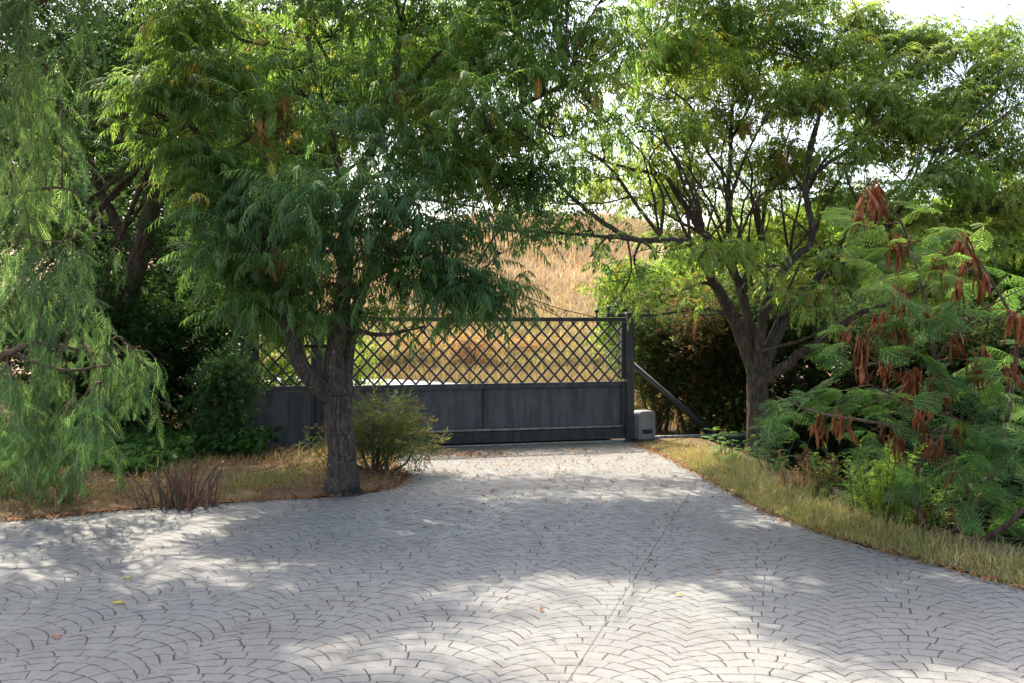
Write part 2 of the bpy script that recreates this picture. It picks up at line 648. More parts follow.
# sunny gaps: places on the ground that the sun reaches between the crowns (leaves above them are removed to let the light through)
SUN_GAPS = []


def keep_for_sun(pos):
    """True where a leaf stays; leaves whose shade would fall into a sunny gap are thinned out"""
    pos = np.asarray(pos)
    if not SUN_GAPS:
        return np.ones(len(pos), bool)
    t = pos[:, 2] / SUN_DIR[2]
    gx, gy = pos[:, 0] - SUN_DIR[0] * t, pos[:, 1] - SUN_DIR[1] * t
    keep = np.ones(len(pos), bool)
    for (x, y, rx, ry, rot, strength) in SUN_GAPS:
        c, s = math.cos(rot), math.sin(rot)
        dx, dy = gx - x, gy - y
        e = ((dx * c + dy * s) / rx) ** 2 + ((-dx * s + dy * c) / ry) ** 2
        keep &= ~((e < 1) & (rng.random(len(pos)) < strength))
    px, py = project(pos)
    inner = (px > -10) & (px < 1034) & (py > -12) & (rng.random(len(pos)) < 0.42)
    return keep | inner


# ------------------------------------------------------------------ trees
def nearest_on(limbs, q):
    best = (1e9, None)
    for pts, rad in limbs:
        d = np.linalg.norm(pts - q, axis=1) + np.maximum(0, pts[:, 2] - q[2]) * 0.8
        i = int(np.argmin(d))
        if d[i] < best[0]:
            best = (d[i], (pts[i], rad[i]))
    return best[1]


def limb_path(pl):
    """[(px,py,Y,r)...] or world tuples -> smooth points and radii"""
    pts = np.array([P(a, b, c) for a, b, c, _ in pl])
    rad = np.array([d for *_, d in pl])
    k = 6
    Q = catmull(pts, k)
    rr = np.interp(np.linspace(0, len(pl) - 1, len(Q)), np.arange(len(pl)), rad)
    jit = rng.normal(0, 1, Q.shape) * rr[:, None] * np.where(rr > 0.06, 0.04, 0.14)[:, None]
    jit[0] = 0
    return Q + jit, rr


def fill_crown(bark, fol, limbs, clumps, T, cols, per_area=26.0, leaves=8, size=1.0, twig=0.005, upper=0.6, tilt=0.75, roll=0.25, cull=True, min_shoots=6):
    """branches to every clump, twigs to shoot tips, rosettes of leaves on the tips"""
    pos_l, phi_l, th_l, col_l, sc_l = [], [], [], [], []
    for cl in clumps:
        px, py, Y, rx, rz = cl[:5]
        opt = cl[5] if len(cl) > 5 else {}
        c = P(px, py, Y)
        m = Y / F_PX
        rad = np.array([rx * m, rx * m * opt.get('deep', 0.8), rz * m])
        p0, r0 = nearest_on(limbs, c - np.array([0, 0, rad[2] * 0.3]))
        r0 = min(r0 * 0.55, 0.03)
        dist = np.linalg.norm(c - p0)
        mid = (p0 + c) * 0.5 + np.array([rng.normal() * 0.06, rng.normal() * 0.06, -0.05 * dist]) + rng.normal(0, 0.05, 3) * dist
        br = catmull([p0, mid, c - np.array([0, 0, rad[2] * 0.35])], 6)
        rr = np.linspace(r0, max(twig * 1.6, r0 * 0.35), len(br))
        tube(bark, br, rr, 6)
        n = max(min_shoots, int(per_area * rad[0] * (rad[2] + rad[0]) * 2.2 * opt.get('dens', 1.0)))
        d = rng.normal(0, 1, (n, 3))
        d /= np.linalg.norm(d, axis=1, keepdims=True)
        low = d[:, 2] < -0.1
        flip = low & (rng.random(n) < upper)
        d[flip, 2] *= -1
        tip = c + d * rad * (rng.random(n) ** 0.45)[:, None]
        kt = keep_for_sun(tip)
        d, tip = d[kt], tip[kt]
        n = len(tip)
        base_col = palette(1, opt.get('cols', cols), 0.12)[0]
        for i in range(n):
            b = br[rng.integers(len(br) // 2, len(br))]
            q = tip[i]
            md = (b + q) * 0.5 + np.array([0, 0, -0.06 * np.linalg.norm(q - b)]) + rng.normal(0, 0.02, 3)
            tube(bark, catmull([b, md, q], 3), np.linspace(twig * 1.3, twig * 0.6, 7), 4, cap=False)
            k = int(leaves * rng.uniform(0.7, 1.3))
            az = rng.random() * 6.28 + np.arange(k) * 2.4
            out = math.atan2(d[i, 1], d[i, 0])
            t = np.linspace(0, 1, k)
            el = tilt * (1.0 - 1.25 * t) + rng.normal(0, 0.15, k)
            # lean of the rosette away from the clump
            lean = 0.35 * np.cos(az - out) * (1 - abs(d[i, 2]))
            el = el - lean * 0.6
            ax = nrm(q - md)
            pos_l.append(q + ax[None] * (t[:, None] - 0.8) * -0.1 * size)
            phi_l.append(az)
            th_l.append(el)
            cc = palette(k, opt.get('cols', cols), 0.12) * 0.5 + base_col * 0.5
            yl = rng.random(k) < 0.02
            cc[yl] = palette(int(yl.sum()), [(0.38, 0.28, 0.05), (0.32, 0.2, 0.05), (0.3, 0.29, 0.06)], 0.1) if yl.any() else cc[yl]
            col_l.append(cc)
            sc_l.append(size * rng.uniform(0.75, 1.15, k))
    pos, phi, th, col, sc = (np.concatenate(x) for x in (pos_l, phi_l, th_l, col_l, sc_l))
    if cull:
        kp = keep_for_sun(pos)
        pos, phi, th, col, sc = pos[kp], phi[kp], th[kp], col[kp], sc[kp]
    instance(fol, T, pos, phi, th, rng.normal(0, roll, len(pos)), sc, col)


def make_tree(name, label, base, limbs_px, clumps, T, cols, bark_mat, group=None, dead=None, sides=18, **kw):
    t = thing(name, base, label, 'tree', group)
    bark, branches, fol = MB(), MB(), MB()
    limbs = []
    for i, pl in enumerate(limbs_px):
        pts, rad = limb_path(pl)
        limbs.append((pts, rad))
        tube(bark if rad[0] > 0.05 else branches, pts, rad, sides if rad[0] > 0.05 else 7, 0.1 if rad[0] > 0.05 else 0.05, seed=i * 1.7)
    fill_crown(branches, fol, limbs, clumps, T, cols, **kw)
    bark.build('trunk', bark_mat, t, True)
    branches.build('branches', bark_mat, t, True)
    fol.build('crown', M_LEAF, t, False, True)
    if dead:
        mb = MB()
        for (px, py, Y) in dead:
            c = P(px, py, Y)
            k = rng.integers(5, 11)
            pos = c + rng.normal(0, 0.05, (k, 3))
            instance(mb, T, pos, rng.random(k) * 6.28, rng.uniform(-1.2, -0.3, k), rng.normal(0, 0.4, k), rng.uniform(0.45, 0.7, k),
                     palette(k, [(0.22, 0.1, 0.045), (0.18, 0.075, 0.035), (0.3, 0.18, 0.05)]))
        o = mb.build('withered_leaves', M_DRY, t, False, True)
        o['label'] = 'withered orange brown leaf sprays'
    return t, limbs


DK = [(0.058, 0.112, 0.046), (0.08, 0.148, 0.05), (0.108, 0.188, 0.056)]
MID = [(0.088, 0.168, 0.05), (0.118, 0.205, 0.056), (0.152, 0.23, 0.062)]
YG = [(0.14, 0.215, 0.05), (0.19, 0.255, 0.06), (0.235, 0.265, 0.068), (0.12, 0.19, 0.05)]
BLUE = [(0.064, 0.13, 0.066), (0.084, 0.158, 0.074), (0.095, 0.168, 0.064)]
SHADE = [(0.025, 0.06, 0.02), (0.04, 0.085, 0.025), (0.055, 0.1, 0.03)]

# sunny gaps on the drive, from the photograph's light patches (ground x, y, half axes, turn, share of leaves missing)
for (px, py, rx, ry, s) in [(600, 655, 200, 44, 1.0), (430, 660, 140, 24, 1.0), (720, 640, 90, 60, 1.0), 
                            (560, 585, 90, 14, 0.85), (450, 545, 70, 14, 0.8), (640, 540, 60, 10, 0.8),
                            (560, 500, 80, 10, 0.7), (720, 500, 60, 12, 0.8), (330, 560, 70, 10, 0.5), (480, 470, 90, 10, 0.7),
                            (600, 455, 60, 8, 0.85), (450, 456, 50, 7, 0.97), (850, 530, 140, 20, 0.6), (740, 480, 70, 14, 0.8),
                            (240, 480, 120, 14, 0.6), (700, 460, 60, 10, 0.7), (895, 525, 60, 16, 0.95), (500, 520, 60, 9, 0.8), (590, 548, 70, 8, 0.8), (680, 562, 60, 8, 0.75), (620, 472, 50, 6, 0.8), (380, 530, 60, 9, 0.7), (760, 540, 50, 8, 0.8), (470, 600, 60, 10, 0.8), (540, 610, 80, 10, 0.9)]:
    g = G(px, py)
    ex = 1.12 * rx * g[1] / F_PX
    ey = 1.2 * (G(px, py - ry)[1] - G(px, py + ry)[1]) / 2
    SUN_GAPS.append((g[0], g[1], ex, ey, 0.0, s))

# --- the front tree in the island
fb = G(343, 494)
fb_y = fb[1]
front_limbs = [
    [(343, 499, fb_y, 0.2), (343, 490, fb_y, 0.168), (343, 476, fb_y, 0.145), (342, 450, fb_y, 0.132), (339, 415, fb_y, 0.128), (337, 392, fb_y, 0.118)],
    [(336, 400, fb_y, 0.1), (318, 385, 9.35, 0.085), (300, 362, 9.3, 0.075), (283, 308, 9.3, 0.064), (262, 250, 9.2, 0.055), (235, 190, 9.2, 0.045), (200, 140, 9.4, 0.035), (165, 80, 9.7, 0.02)],
    [(337, 400, fb_y, 0.105), (334, 358, 9.4, 0.09), (339, 325, 9.35, 0.08), (345, 270, 9.2, 0.07), (350, 210, 9.1, 0.06), (372, 150, 9.1, 0.045), (392, 90, 9.5, 0.035), (402, 10, 10.0, 0.022)],
    [(342, 402, fb_y, 0.09), (347, 354, 9.6, 0.068), (356, 310, 9.7, 0.06), (376, 250, 9.85, 0.052), (410, 195, 9.8, 0.045), (455, 150, 9.7, 0.036), (510, 112, 9.5, 0.028), (565, 85, 9.4, 0.018)],
    [(345, 268, 9.2, 0.045), (325, 235, 8.9, 0.035), (290, 215, 8.7, 0.02)],
    [(351, 290, 9.5, 0.045), (395, 265, 9.2, 0.035), (440, 262, 8.9, 0.022), (480, 275, 8.8, 0.014)],
    [(350, 215, 9.1, 0.048), (330, 130, 9.9, 0.04), (310, 50, 10.5, 0.03), (296, -40, 10.9, 0.02)],
    [(283, 308, 9.3, 0.04), (245, 270, 9.5, 0.03), (215, 240, 9.6, 0.016)],
    [(405, 95, 9.55, 0.03), (440, 50, 9.9, 0.024), (480, 0, 10.3, 0.016)],
    [(331, 65, 10.3, 0.022), (314, 34, 10.2, 0.018), (299, 0, 10.1, 0.014), (290, -30, 10.0, 0.01)],
]
front_clumps = [  # lower clumps get darker, bluer palettes: shade put into the leaf colour
    (335, 205, 8.5, 85, 38, {'cols': BLUE + DK}), (270, 235, 8.8, 62, 42, {'cols': BLUE + DK}), (222, 215, 9.1, 50, 40, {'cols': DK}), (405, 205, 8.7, 60, 36, {'cols': BLUE + DK}),
    (440, 255, 8.6, 55, 36, {'cols': BLUE + DK}), (488, 290, 8.8, 34, 36, {'cols': DK}), (400, 285, 8.9, 45, 34, {'cols': DK}), (320, 275, 9.3, 45, 34, {'cols': DK}),
    (450, 315, 9.1, 30, 20, {'cols': DK}), (500, 245, 9.0, 26, 22, {'cols': DK}), (360, 310, 9.5, 30, 20, {'cols': DK}), (295, 320, 9.6, 20, 20, {'cols': MID, 'dens': 0.6}), (255, 290, 9.5, 34, 28, {'cols': DK}),
    (160, 112, 9.4, 46, 36), (205, 82, 9.4, 55, 36), (262, 118, 9.2, 60, 38), (300, 78, 9.5, 60, 34), (352, 130, 9.3, 56, 36, {'cols': BLUE + DK}), (395, 80, 9.5, 60, 34), (430, 130, 9.3, 46, 30),
    (470, 108, 8.9, 46, 24, {'cols': MID}), (480, 55, 9.4, 55, 34, {'cols': MID}), (545, 85, 9.3, 46, 28, {'cols': MID + YG}), (530, 130, 9.5, 40, 24), (590, 95, 9.3, 28, 26, {'cols': MID + YG}), (560, 40, 9.8, 50, 30), (200, 165, 9.4, 50, 34), (250, 175, 9.3, 50, 30),
    (185, 38, 9.9, 56, 34), (245, 30, 9.9, 60, 34), (330, 25, 10.0, 66, 36), (420, 22, 10.0, 66, 36), (505, 8, 10.2, 60, 34), (590, -10, 10.4, 55, 34), (640, 20, 10.6, 40, 26),
    (300, 60, 11.2, 90, 50, {'dens': 0.5}), (400, 70, 11.0, 80, 40, {'dens': 0.5}), (230, 100, 11.0, 80, 50, {'dens': 0.5}), (320, 150, 10.6, 80, 40, {'dens': 0.4}), (455, 235, 9.1, 42, 28, {'cols': DK}), (470, 305, 8.9, 34, 24, {'cols': DK}), (505, 310, 9.0, 22, 26, {'cols': DK}), (425, 320, 9.0, 26, 18, {'cols': DK}), (440, 285, 8.8, 40, 26, {'cols': DK}),
    (345, 275, 8.6, 36, 28, {'cols': DK + BLUE}), (375, 235, 8.5, 40, 28, {'cols': DK + BLUE}), (325, 245, 8.5, 40, 28, {'cols': DK + BLUE}), (400, 165, 9.0, 46, 28, {'cols': DK}), (450, 120, 9.2, 46, 30, {'cols': DK + MID}), (410, 20, 9.7, 60, 34, {'cols': DK + MID}), (520, 20, 10.0, 60, 34, {'cols': DK + MID}),
    (300, 285, 8.9, 30, 26, {'cols': DK}), (275, 300, 8.9, 24, 24, {'cols': DK}), (330, 300, 9.0, 26, 20, {'cols': DK}), (245, 310, 9.0, 24, 20, {'cols': DK}), (360, 290, 9.0, 30, 22, {'cols': DK}), (220, 265, 9.2, 40, 26, {'cols': DK}),
    (455, 180, 10.4, 50, 28), (420, 150, 10.6, 50, 30), (500, 140, 10.4, 50, 30), (480, 200, 10.6, 36, 22), (400, 100, 10.8, 60, 36), (470, 60, 10.8, 60, 36),
    (470, 160, 9.6, 40, 24, {'dens': 0.8}), (510, 70, 9.8, 50, 30), (590, 45, 10.0, 50, 30), (555, 130, 9.8, 46, 26), (610, 115, 10.0, 40, 26), (440, 165, 9.6, 30, 18, {'dens': 0.7}), (620, 60, 10.4, 40, 30), (415, 245, 9.2, 40, 28, {'cols': DK}), (380, 260, 9.1, 40, 30, {'cols': DK}), (505, 215, 9.3, 30, 22, {'cols': DK}), (275, 318, 9.9, 26, 24, {'cols': DK}), (300, 340, 9.9, 16, 16, {'cols': MID}),
    (180, -60, 10.2, 80, 50), (290, -70, 10.2, 90, 50), (400, -70, 10.2, 90, 50), (510, -60, 10.4, 80, 50), (610, -70, 10.6, 60, 40),
    (570, -112, 8.6, 90, 46), (450, -125, 8.5, 90, 50), (330, -130, 8.5, 90, 50), (220, -125, 8.7, 80, 50), (670, -95, 9.4, 70, 40), (300, -190, 9.5, 110, 60), (480, -180, 9.5, 110, 60),  # clumps above the frame, added to cast shade on the drive
]
make_tree('pinnate_tree', 'broad tree with grey forked trunk and drooping feathery leaves standing in the grass island', fb, front_limbs, front_clumps,
          T_MELIA, DK[1:] + MID + MID + YG[:1], M_BARK, None,
          dead=[(262, 125, 9.1), (268, 112, 9.1), (283, 120, 9.2), (265, 140, 9.2), (398, 88, 9.4), (404, 78, 9.4), (308, 10, 9.8), (280, 100, 9.2), (420, 96, 9.2), (274, 250, 8.7), (330, 268, 9.0), (535, 30, 9.9), (290, 95, 9.2)],
          per_area=27, leaves=9, size=1.0, sides=24)

# --- the right hand tree
rb = G(757, 464, -0.06)
RY = rb[1]
right_limbs = [
    [(757, 474, RY, 0.175), (757, 455, RY, 0.145), (758, 425, RY, 0.128), (758, 395, RY, 0.125), (758, 372, RY, 0.13)],
    [(756, 378, RY, 0.0946), (748, 352, RY, 0.0860), (736, 322, RY - 0.1, 0.0731), (723, 298, RY - 0.15, 0.0645), (706, 268, RY - 0.3, 0.0533), (690, 244, RY - 0.4, 0.0430), (660, 240, RY - 0.6, 0.0344), (630, 238, RY - 0.8, 0.0292), (592, 214, RY - 1.0, 0.0241), (556, 182, RY - 1.1, 0.0172), (540, 165, RY - 1.2, 0.0112)],
    [(757, 376, RY, 0.0774), (751, 342, RY + 0.1, 0.0645), (744, 300, RY + 0.2, 0.0533), (728, 262, RY + 0.1, 0.0447), (704, 234, RY, 0.0387), (681, 200, RY - 0.1, 0.0327), (664, 176, RY - 0.2, 0.0275), (636, 170, RY - 0.3, 0.0206), (600, 160, RY - 0.5, 0.0138)],
    [(744, 300, RY + 0.2, 0.0430), (732, 258, RY + 0.4, 0.0387), (728, 205, RY + 0.5, 0.0327), (731, 130, RY + 0.6, 0.0241), (735, 65, RY + 0.7, 0.0155), (742, 10, RY + 0.7, 0.0086)],
    [(758, 376, RY, 0.0731), (760, 342, RY - 0.1, 0.0585), (767, 302, RY - 0.2, 0.0499), (790, 262, RY - 0.3, 0.0430), (812, 240, RY - 0.3, 0.0396), (806, 195, RY - 0.2, 0.0344), (808, 165, RY - 0.1, 0.0292), (820, 112, RY, 0.0224), (837, 42, RY + 0.2, 0.0120)],
    [(759, 378, RY, 0.0903), (778, 330, RY + 0.1, 0.0757), (800, 296, RY + 0.2, 0.0671), (832, 270, RY + 0.3, 0.0550), (868, 248, RY + 0.3, 0.0473), (897, 213, RY + 0.4, 0.0396), (920, 186, RY + 0.4, 0.0327), (953, 160, RY + 0.5, 0.0224), (985, 140, RY + 0.5, 0.0120)],
    [(760, 384, RY, 0.0731), (784, 367, RY - 0.2, 0.0602), (806, 350, RY - 0.4, 0.0516), (840, 328, RY - 0.6, 0.0430), (858, 314, RY - 0.7, 0.0344), (884, 305, RY - 0.8, 0.0224), (930, 285, RY - 0.9, 0.0120)],
    [(757, 352, RY - 0.1, 0.0224), (785, 345, RY - 0.5, 0.0189), (809, 337, RY - 0.7, 0.0155), (833, 322, RY - 0.8, 0.0120), (860, 300, RY - 0.9, 0.0077)],
    [(809, 179, RY - 0.2, 0.0258), (830, 162, RY - 0.1, 0.0241), (854, 144, RY, 0.0206), (873, 110, RY + 0.1, 0.0155), (888, 88, RY + 0.2, 0.0086)],
    [(681, 198, RY - 0.1, 0.0224), (698, 130, RY, 0.0189), (688, 104, RY, 0.0155), (670, 90, RY, 0.0103)],
    [(729, 180, RY + 0.5, 0.0206), (708, 152, RY + 0.3, 0.0172), (696, 120, RY + 0.2, 0.0103)],
    [(731, 140, RY + 0.6, 0.0189), (752, 100, RY + 0.5, 0.0138), (762, 60, RY + 0.5, 0.0086)],
    [(868, 248, RY + 0.3, 0.0258), (905, 195, RY + 0.8, 0.0189), (925, 150, RY + 1.0, 0.0120)],
    [(664, 240, RY - 0.58, 0.0258), (640, 210, RY - 0.5, 0.0206), (610, 168, RY - 0.7, 0.0172), (572, 142, RY - 0.8, 0.0112)],
    [(704, 234, RY, 0.0224), (668, 215, RY + 0.4, 0.0172), (640, 195, RY + 0.5, 0.0103)],
    [(740, 290, RY + 0.2, 0.0344), (760, 240, RY + 0.9, 0.0258), (768, 190, RY + 1.1, 0.0189), (790, 130, RY + 1.2, 0.0103)],
    [(640, 240, RY - 0.7, 0.0258), (600, 236, RY - 1.2, 0.0189), (540, 232, RY - 1.5, 0.0138), (480, 228, RY - 1.7, 0.0077)],
]
_st = [(706, 268), (690, 244), (728, 262), (704, 234), (744, 300), (732, 258), (728, 205), (767, 302), (790, 262), (812, 240), (806, 195), (832, 270), (868, 248), (897, 213), (778, 330), (760, 240), (660, 240), (854, 300), (920, 186), (752, 285)]
for _i in range(44):
    _x, _y = _st[_i % len(_st)]
    _dx = (_x - 757) * 0.35 + rng.normal() * 34
    _L = rng.uniform(60, 130)
    _Y = RY - 0.5 + rng.normal() * 0.35
    _Y0 = RY + (0.2 if _x > 720 else -0.3)
    right_limbs.append([(_x, _y, _Y0, rng.uniform(0.015, 0.024)), (_x + _dx * 0.35, _y - _L * 0.4, (_Y0 + _Y) / 2, 0.015), (_x + _dx * 0.8 + rng.normal() * 8, _y - _L * 0.75, _Y, 0.011), (_x + _dx * 1.3, _y - _L, _Y, 0.005)])
LOW = {'cols': DK + MID}
right_clumps = [
    (520, 200, 10.4, 42, 30, {'cols': DK}), (560, 175, 10.6, 46, 26, {'cols': DK}), (535, 235, 10.3, 30, 18, {'cols': DK}), (585, 225, 10.6, 28, 18, LOW), (600, 150, 10.8, 44, 28, LOW), (500, 165, 10.4, 24, 20, {'cols': DK}),
    (640, 120, 11, 46, 34, LOW), (620, 70, 11.2, 50, 34, LOW), (680, 60, 11.5, 55, 36), (655, 20, 11.4, 50, 36), (690, 140, 11.5, 42, 26), (740, 90, 12.2, 50, 34), (730, 25, 12.0, 55, 36),
    (790, 40, 11.8, 44, 26), (835, 60, 12.0, 44, 26), (800, 105, 11.6, 50, 28), (860, 105, 11.8, 50, 30), (770, 150, 12.6, 36, 20, {'dens': 0.7}), (905, 75, 12.2, 40, 26), (910, 130, 12.0, 50, 26), (850, 160, 11.4, 36, 20, {'dens': 0.7}),
    (955, 110, 12.2, 46, 24), (985, 150, 12.2, 42, 24), (950, 60, 12.6, 40, 20, {'dens': 0.55}), (1000, 70, 12.6, 36, 28, {'dens': 0.4}), (1010, 110, 12.6, 30, 20, {'dens': 0.5}), (940, 180, 11.6, 46, 22), (1000, 200, 11.8, 40, 26), (885, 195, 11.2, 36, 16, {'dens': 0.8}), (975, 35, 12.8, 30, 12, {'dens': 0.6}),
    (640, 275, 11.0, 30, 16, LOW), (680, 285, 11.0, 38, 18, {'dens': 0.7}), (720, 255, 10.9, 36, 18, {'dens': 0.6}), (655, 255, 11.0, 34, 14, LOW), (765, 262, 11.0, 40, 18, {'dens': 0.6}), (700, 310, 11.0, 26, 16, {'dens': 0.7}), (815, 300, 11.0, 32, 18, {'dens': 0.8}), (850, 270, 11.0, 36, 18), (905, 255, 11.2, 40, 20), (930, 290, 11.0, 40, 22), (980, 250, 11.6, 36, 22), (800, 235, 12.4, 30, 16, {'dens': 0.6}), (690, 205, 12.2, 26, 12, {'dens': 0.5}), (645, 200, 12.0, 24, 14, {'dens': 0.6}), (660, 160, 11.4, 24, 16, {'dens': 0.6}),
    (590, 190, 12.6, 44, 24), (630, 165, 12.6, 44, 22), (660, 195, 13.0, 40, 22), (550, 195, 12.0, 44, 24), (780, 170, 13.2, 44, 24), (900, 45, 12.6, 40, 22), (1005, 45, 12.6, 36, 22), (870, 35, 12.6, 40, 20), (560, 110, 11.4, 50, 30, {'dens': 0.8}), (600, 175, 11.4, 46, 22, {'dens': 0.8}), (540, 150, 11.2, 44, 26, {'dens': 0.8}), (980, 70, 12.2, 50, 28, {'dens': 0.7}), (1020, 90, 12.2, 30, 40, {'dens': 0.7}), (930, 40, 12.6, 36, 22, {'dens': 0.6}), (620, 195, 12.2, 40, 22, {'dens': 0.8}), (700, 180, 12.6, 46, 24, {'dens': 0.6}), (750, 205, 13.0, 46, 26, {'dens': 0.55}), (800, 180, 13.0, 50, 24, {'dens': 0.55}), (850, 205, 12.6, 46, 22, {'dens': 0.6}), (900, 225, 12.4, 50, 22, {'dens': 0.7}),
    (960, 215, 12.4, 46, 24, {'dens': 0.8}), (1010, 235, 12.4, 40, 30), (670, 240, 12.6, 46, 18, {'dens': 0.6}), (740, 245, 12.8, 50, 20, {'dens': 0.6}), (590, 250, 10.9, 34, 20, LOW), (560, 225, 10.8, 34, 20, LOW), (610, 235, 11.2, 34, 20, LOW), (530, 190, 10.6, 36, 26, {'cols': DK}), (620, 290, 11.2, 28, 22), (650, 310, 11.4, 26, 18), (780, 285, 12.6, 40, 20, {'dens': 0.7}),
    (1010, 165, 12.2, 36, 24), (880, 150, 12.6, 50, 24, {'dens': 0.7}), (720, 130, 12.8, 46, 24, {'dens': 0.7}),
    (700, -30, 11.8, 80, 36), (790, 5, 12.4, 50, 22), (850, 20, 12.6, 36, 16, {'dens': 0.7}), (640, -50, 11.4, 60, 36), (770, -40, 12.4, 50, 22),
    (720, 60, 13.4, 80, 40), (830, 90, 13.6, 80, 40, {'dens': 0.8}), (930, 130, 13.6, 70, 36, {'dens': 0.7}), (660, 90, 13.0, 60, 30, {'dens': 0.7}),
]
make_tree('pinnate_tree', 'spreading tree with brown trunk and many forked limbs in the right verge beside the gate', rb, right_limbs, right_clumps,
          T_MELIA_S, YG + YG + MID[1:], M_BARK2, None,
          dead=[(800, 95, 11.7), (812, 90, 11.7), (824, 96, 11.7), (820, 288, 10.8), (785, 150, 12), (745, 122, 11.8), (690, 312, 11), (610, 60, 11)],
          per_area=26, leaves=8, size=1.0, sides=20)


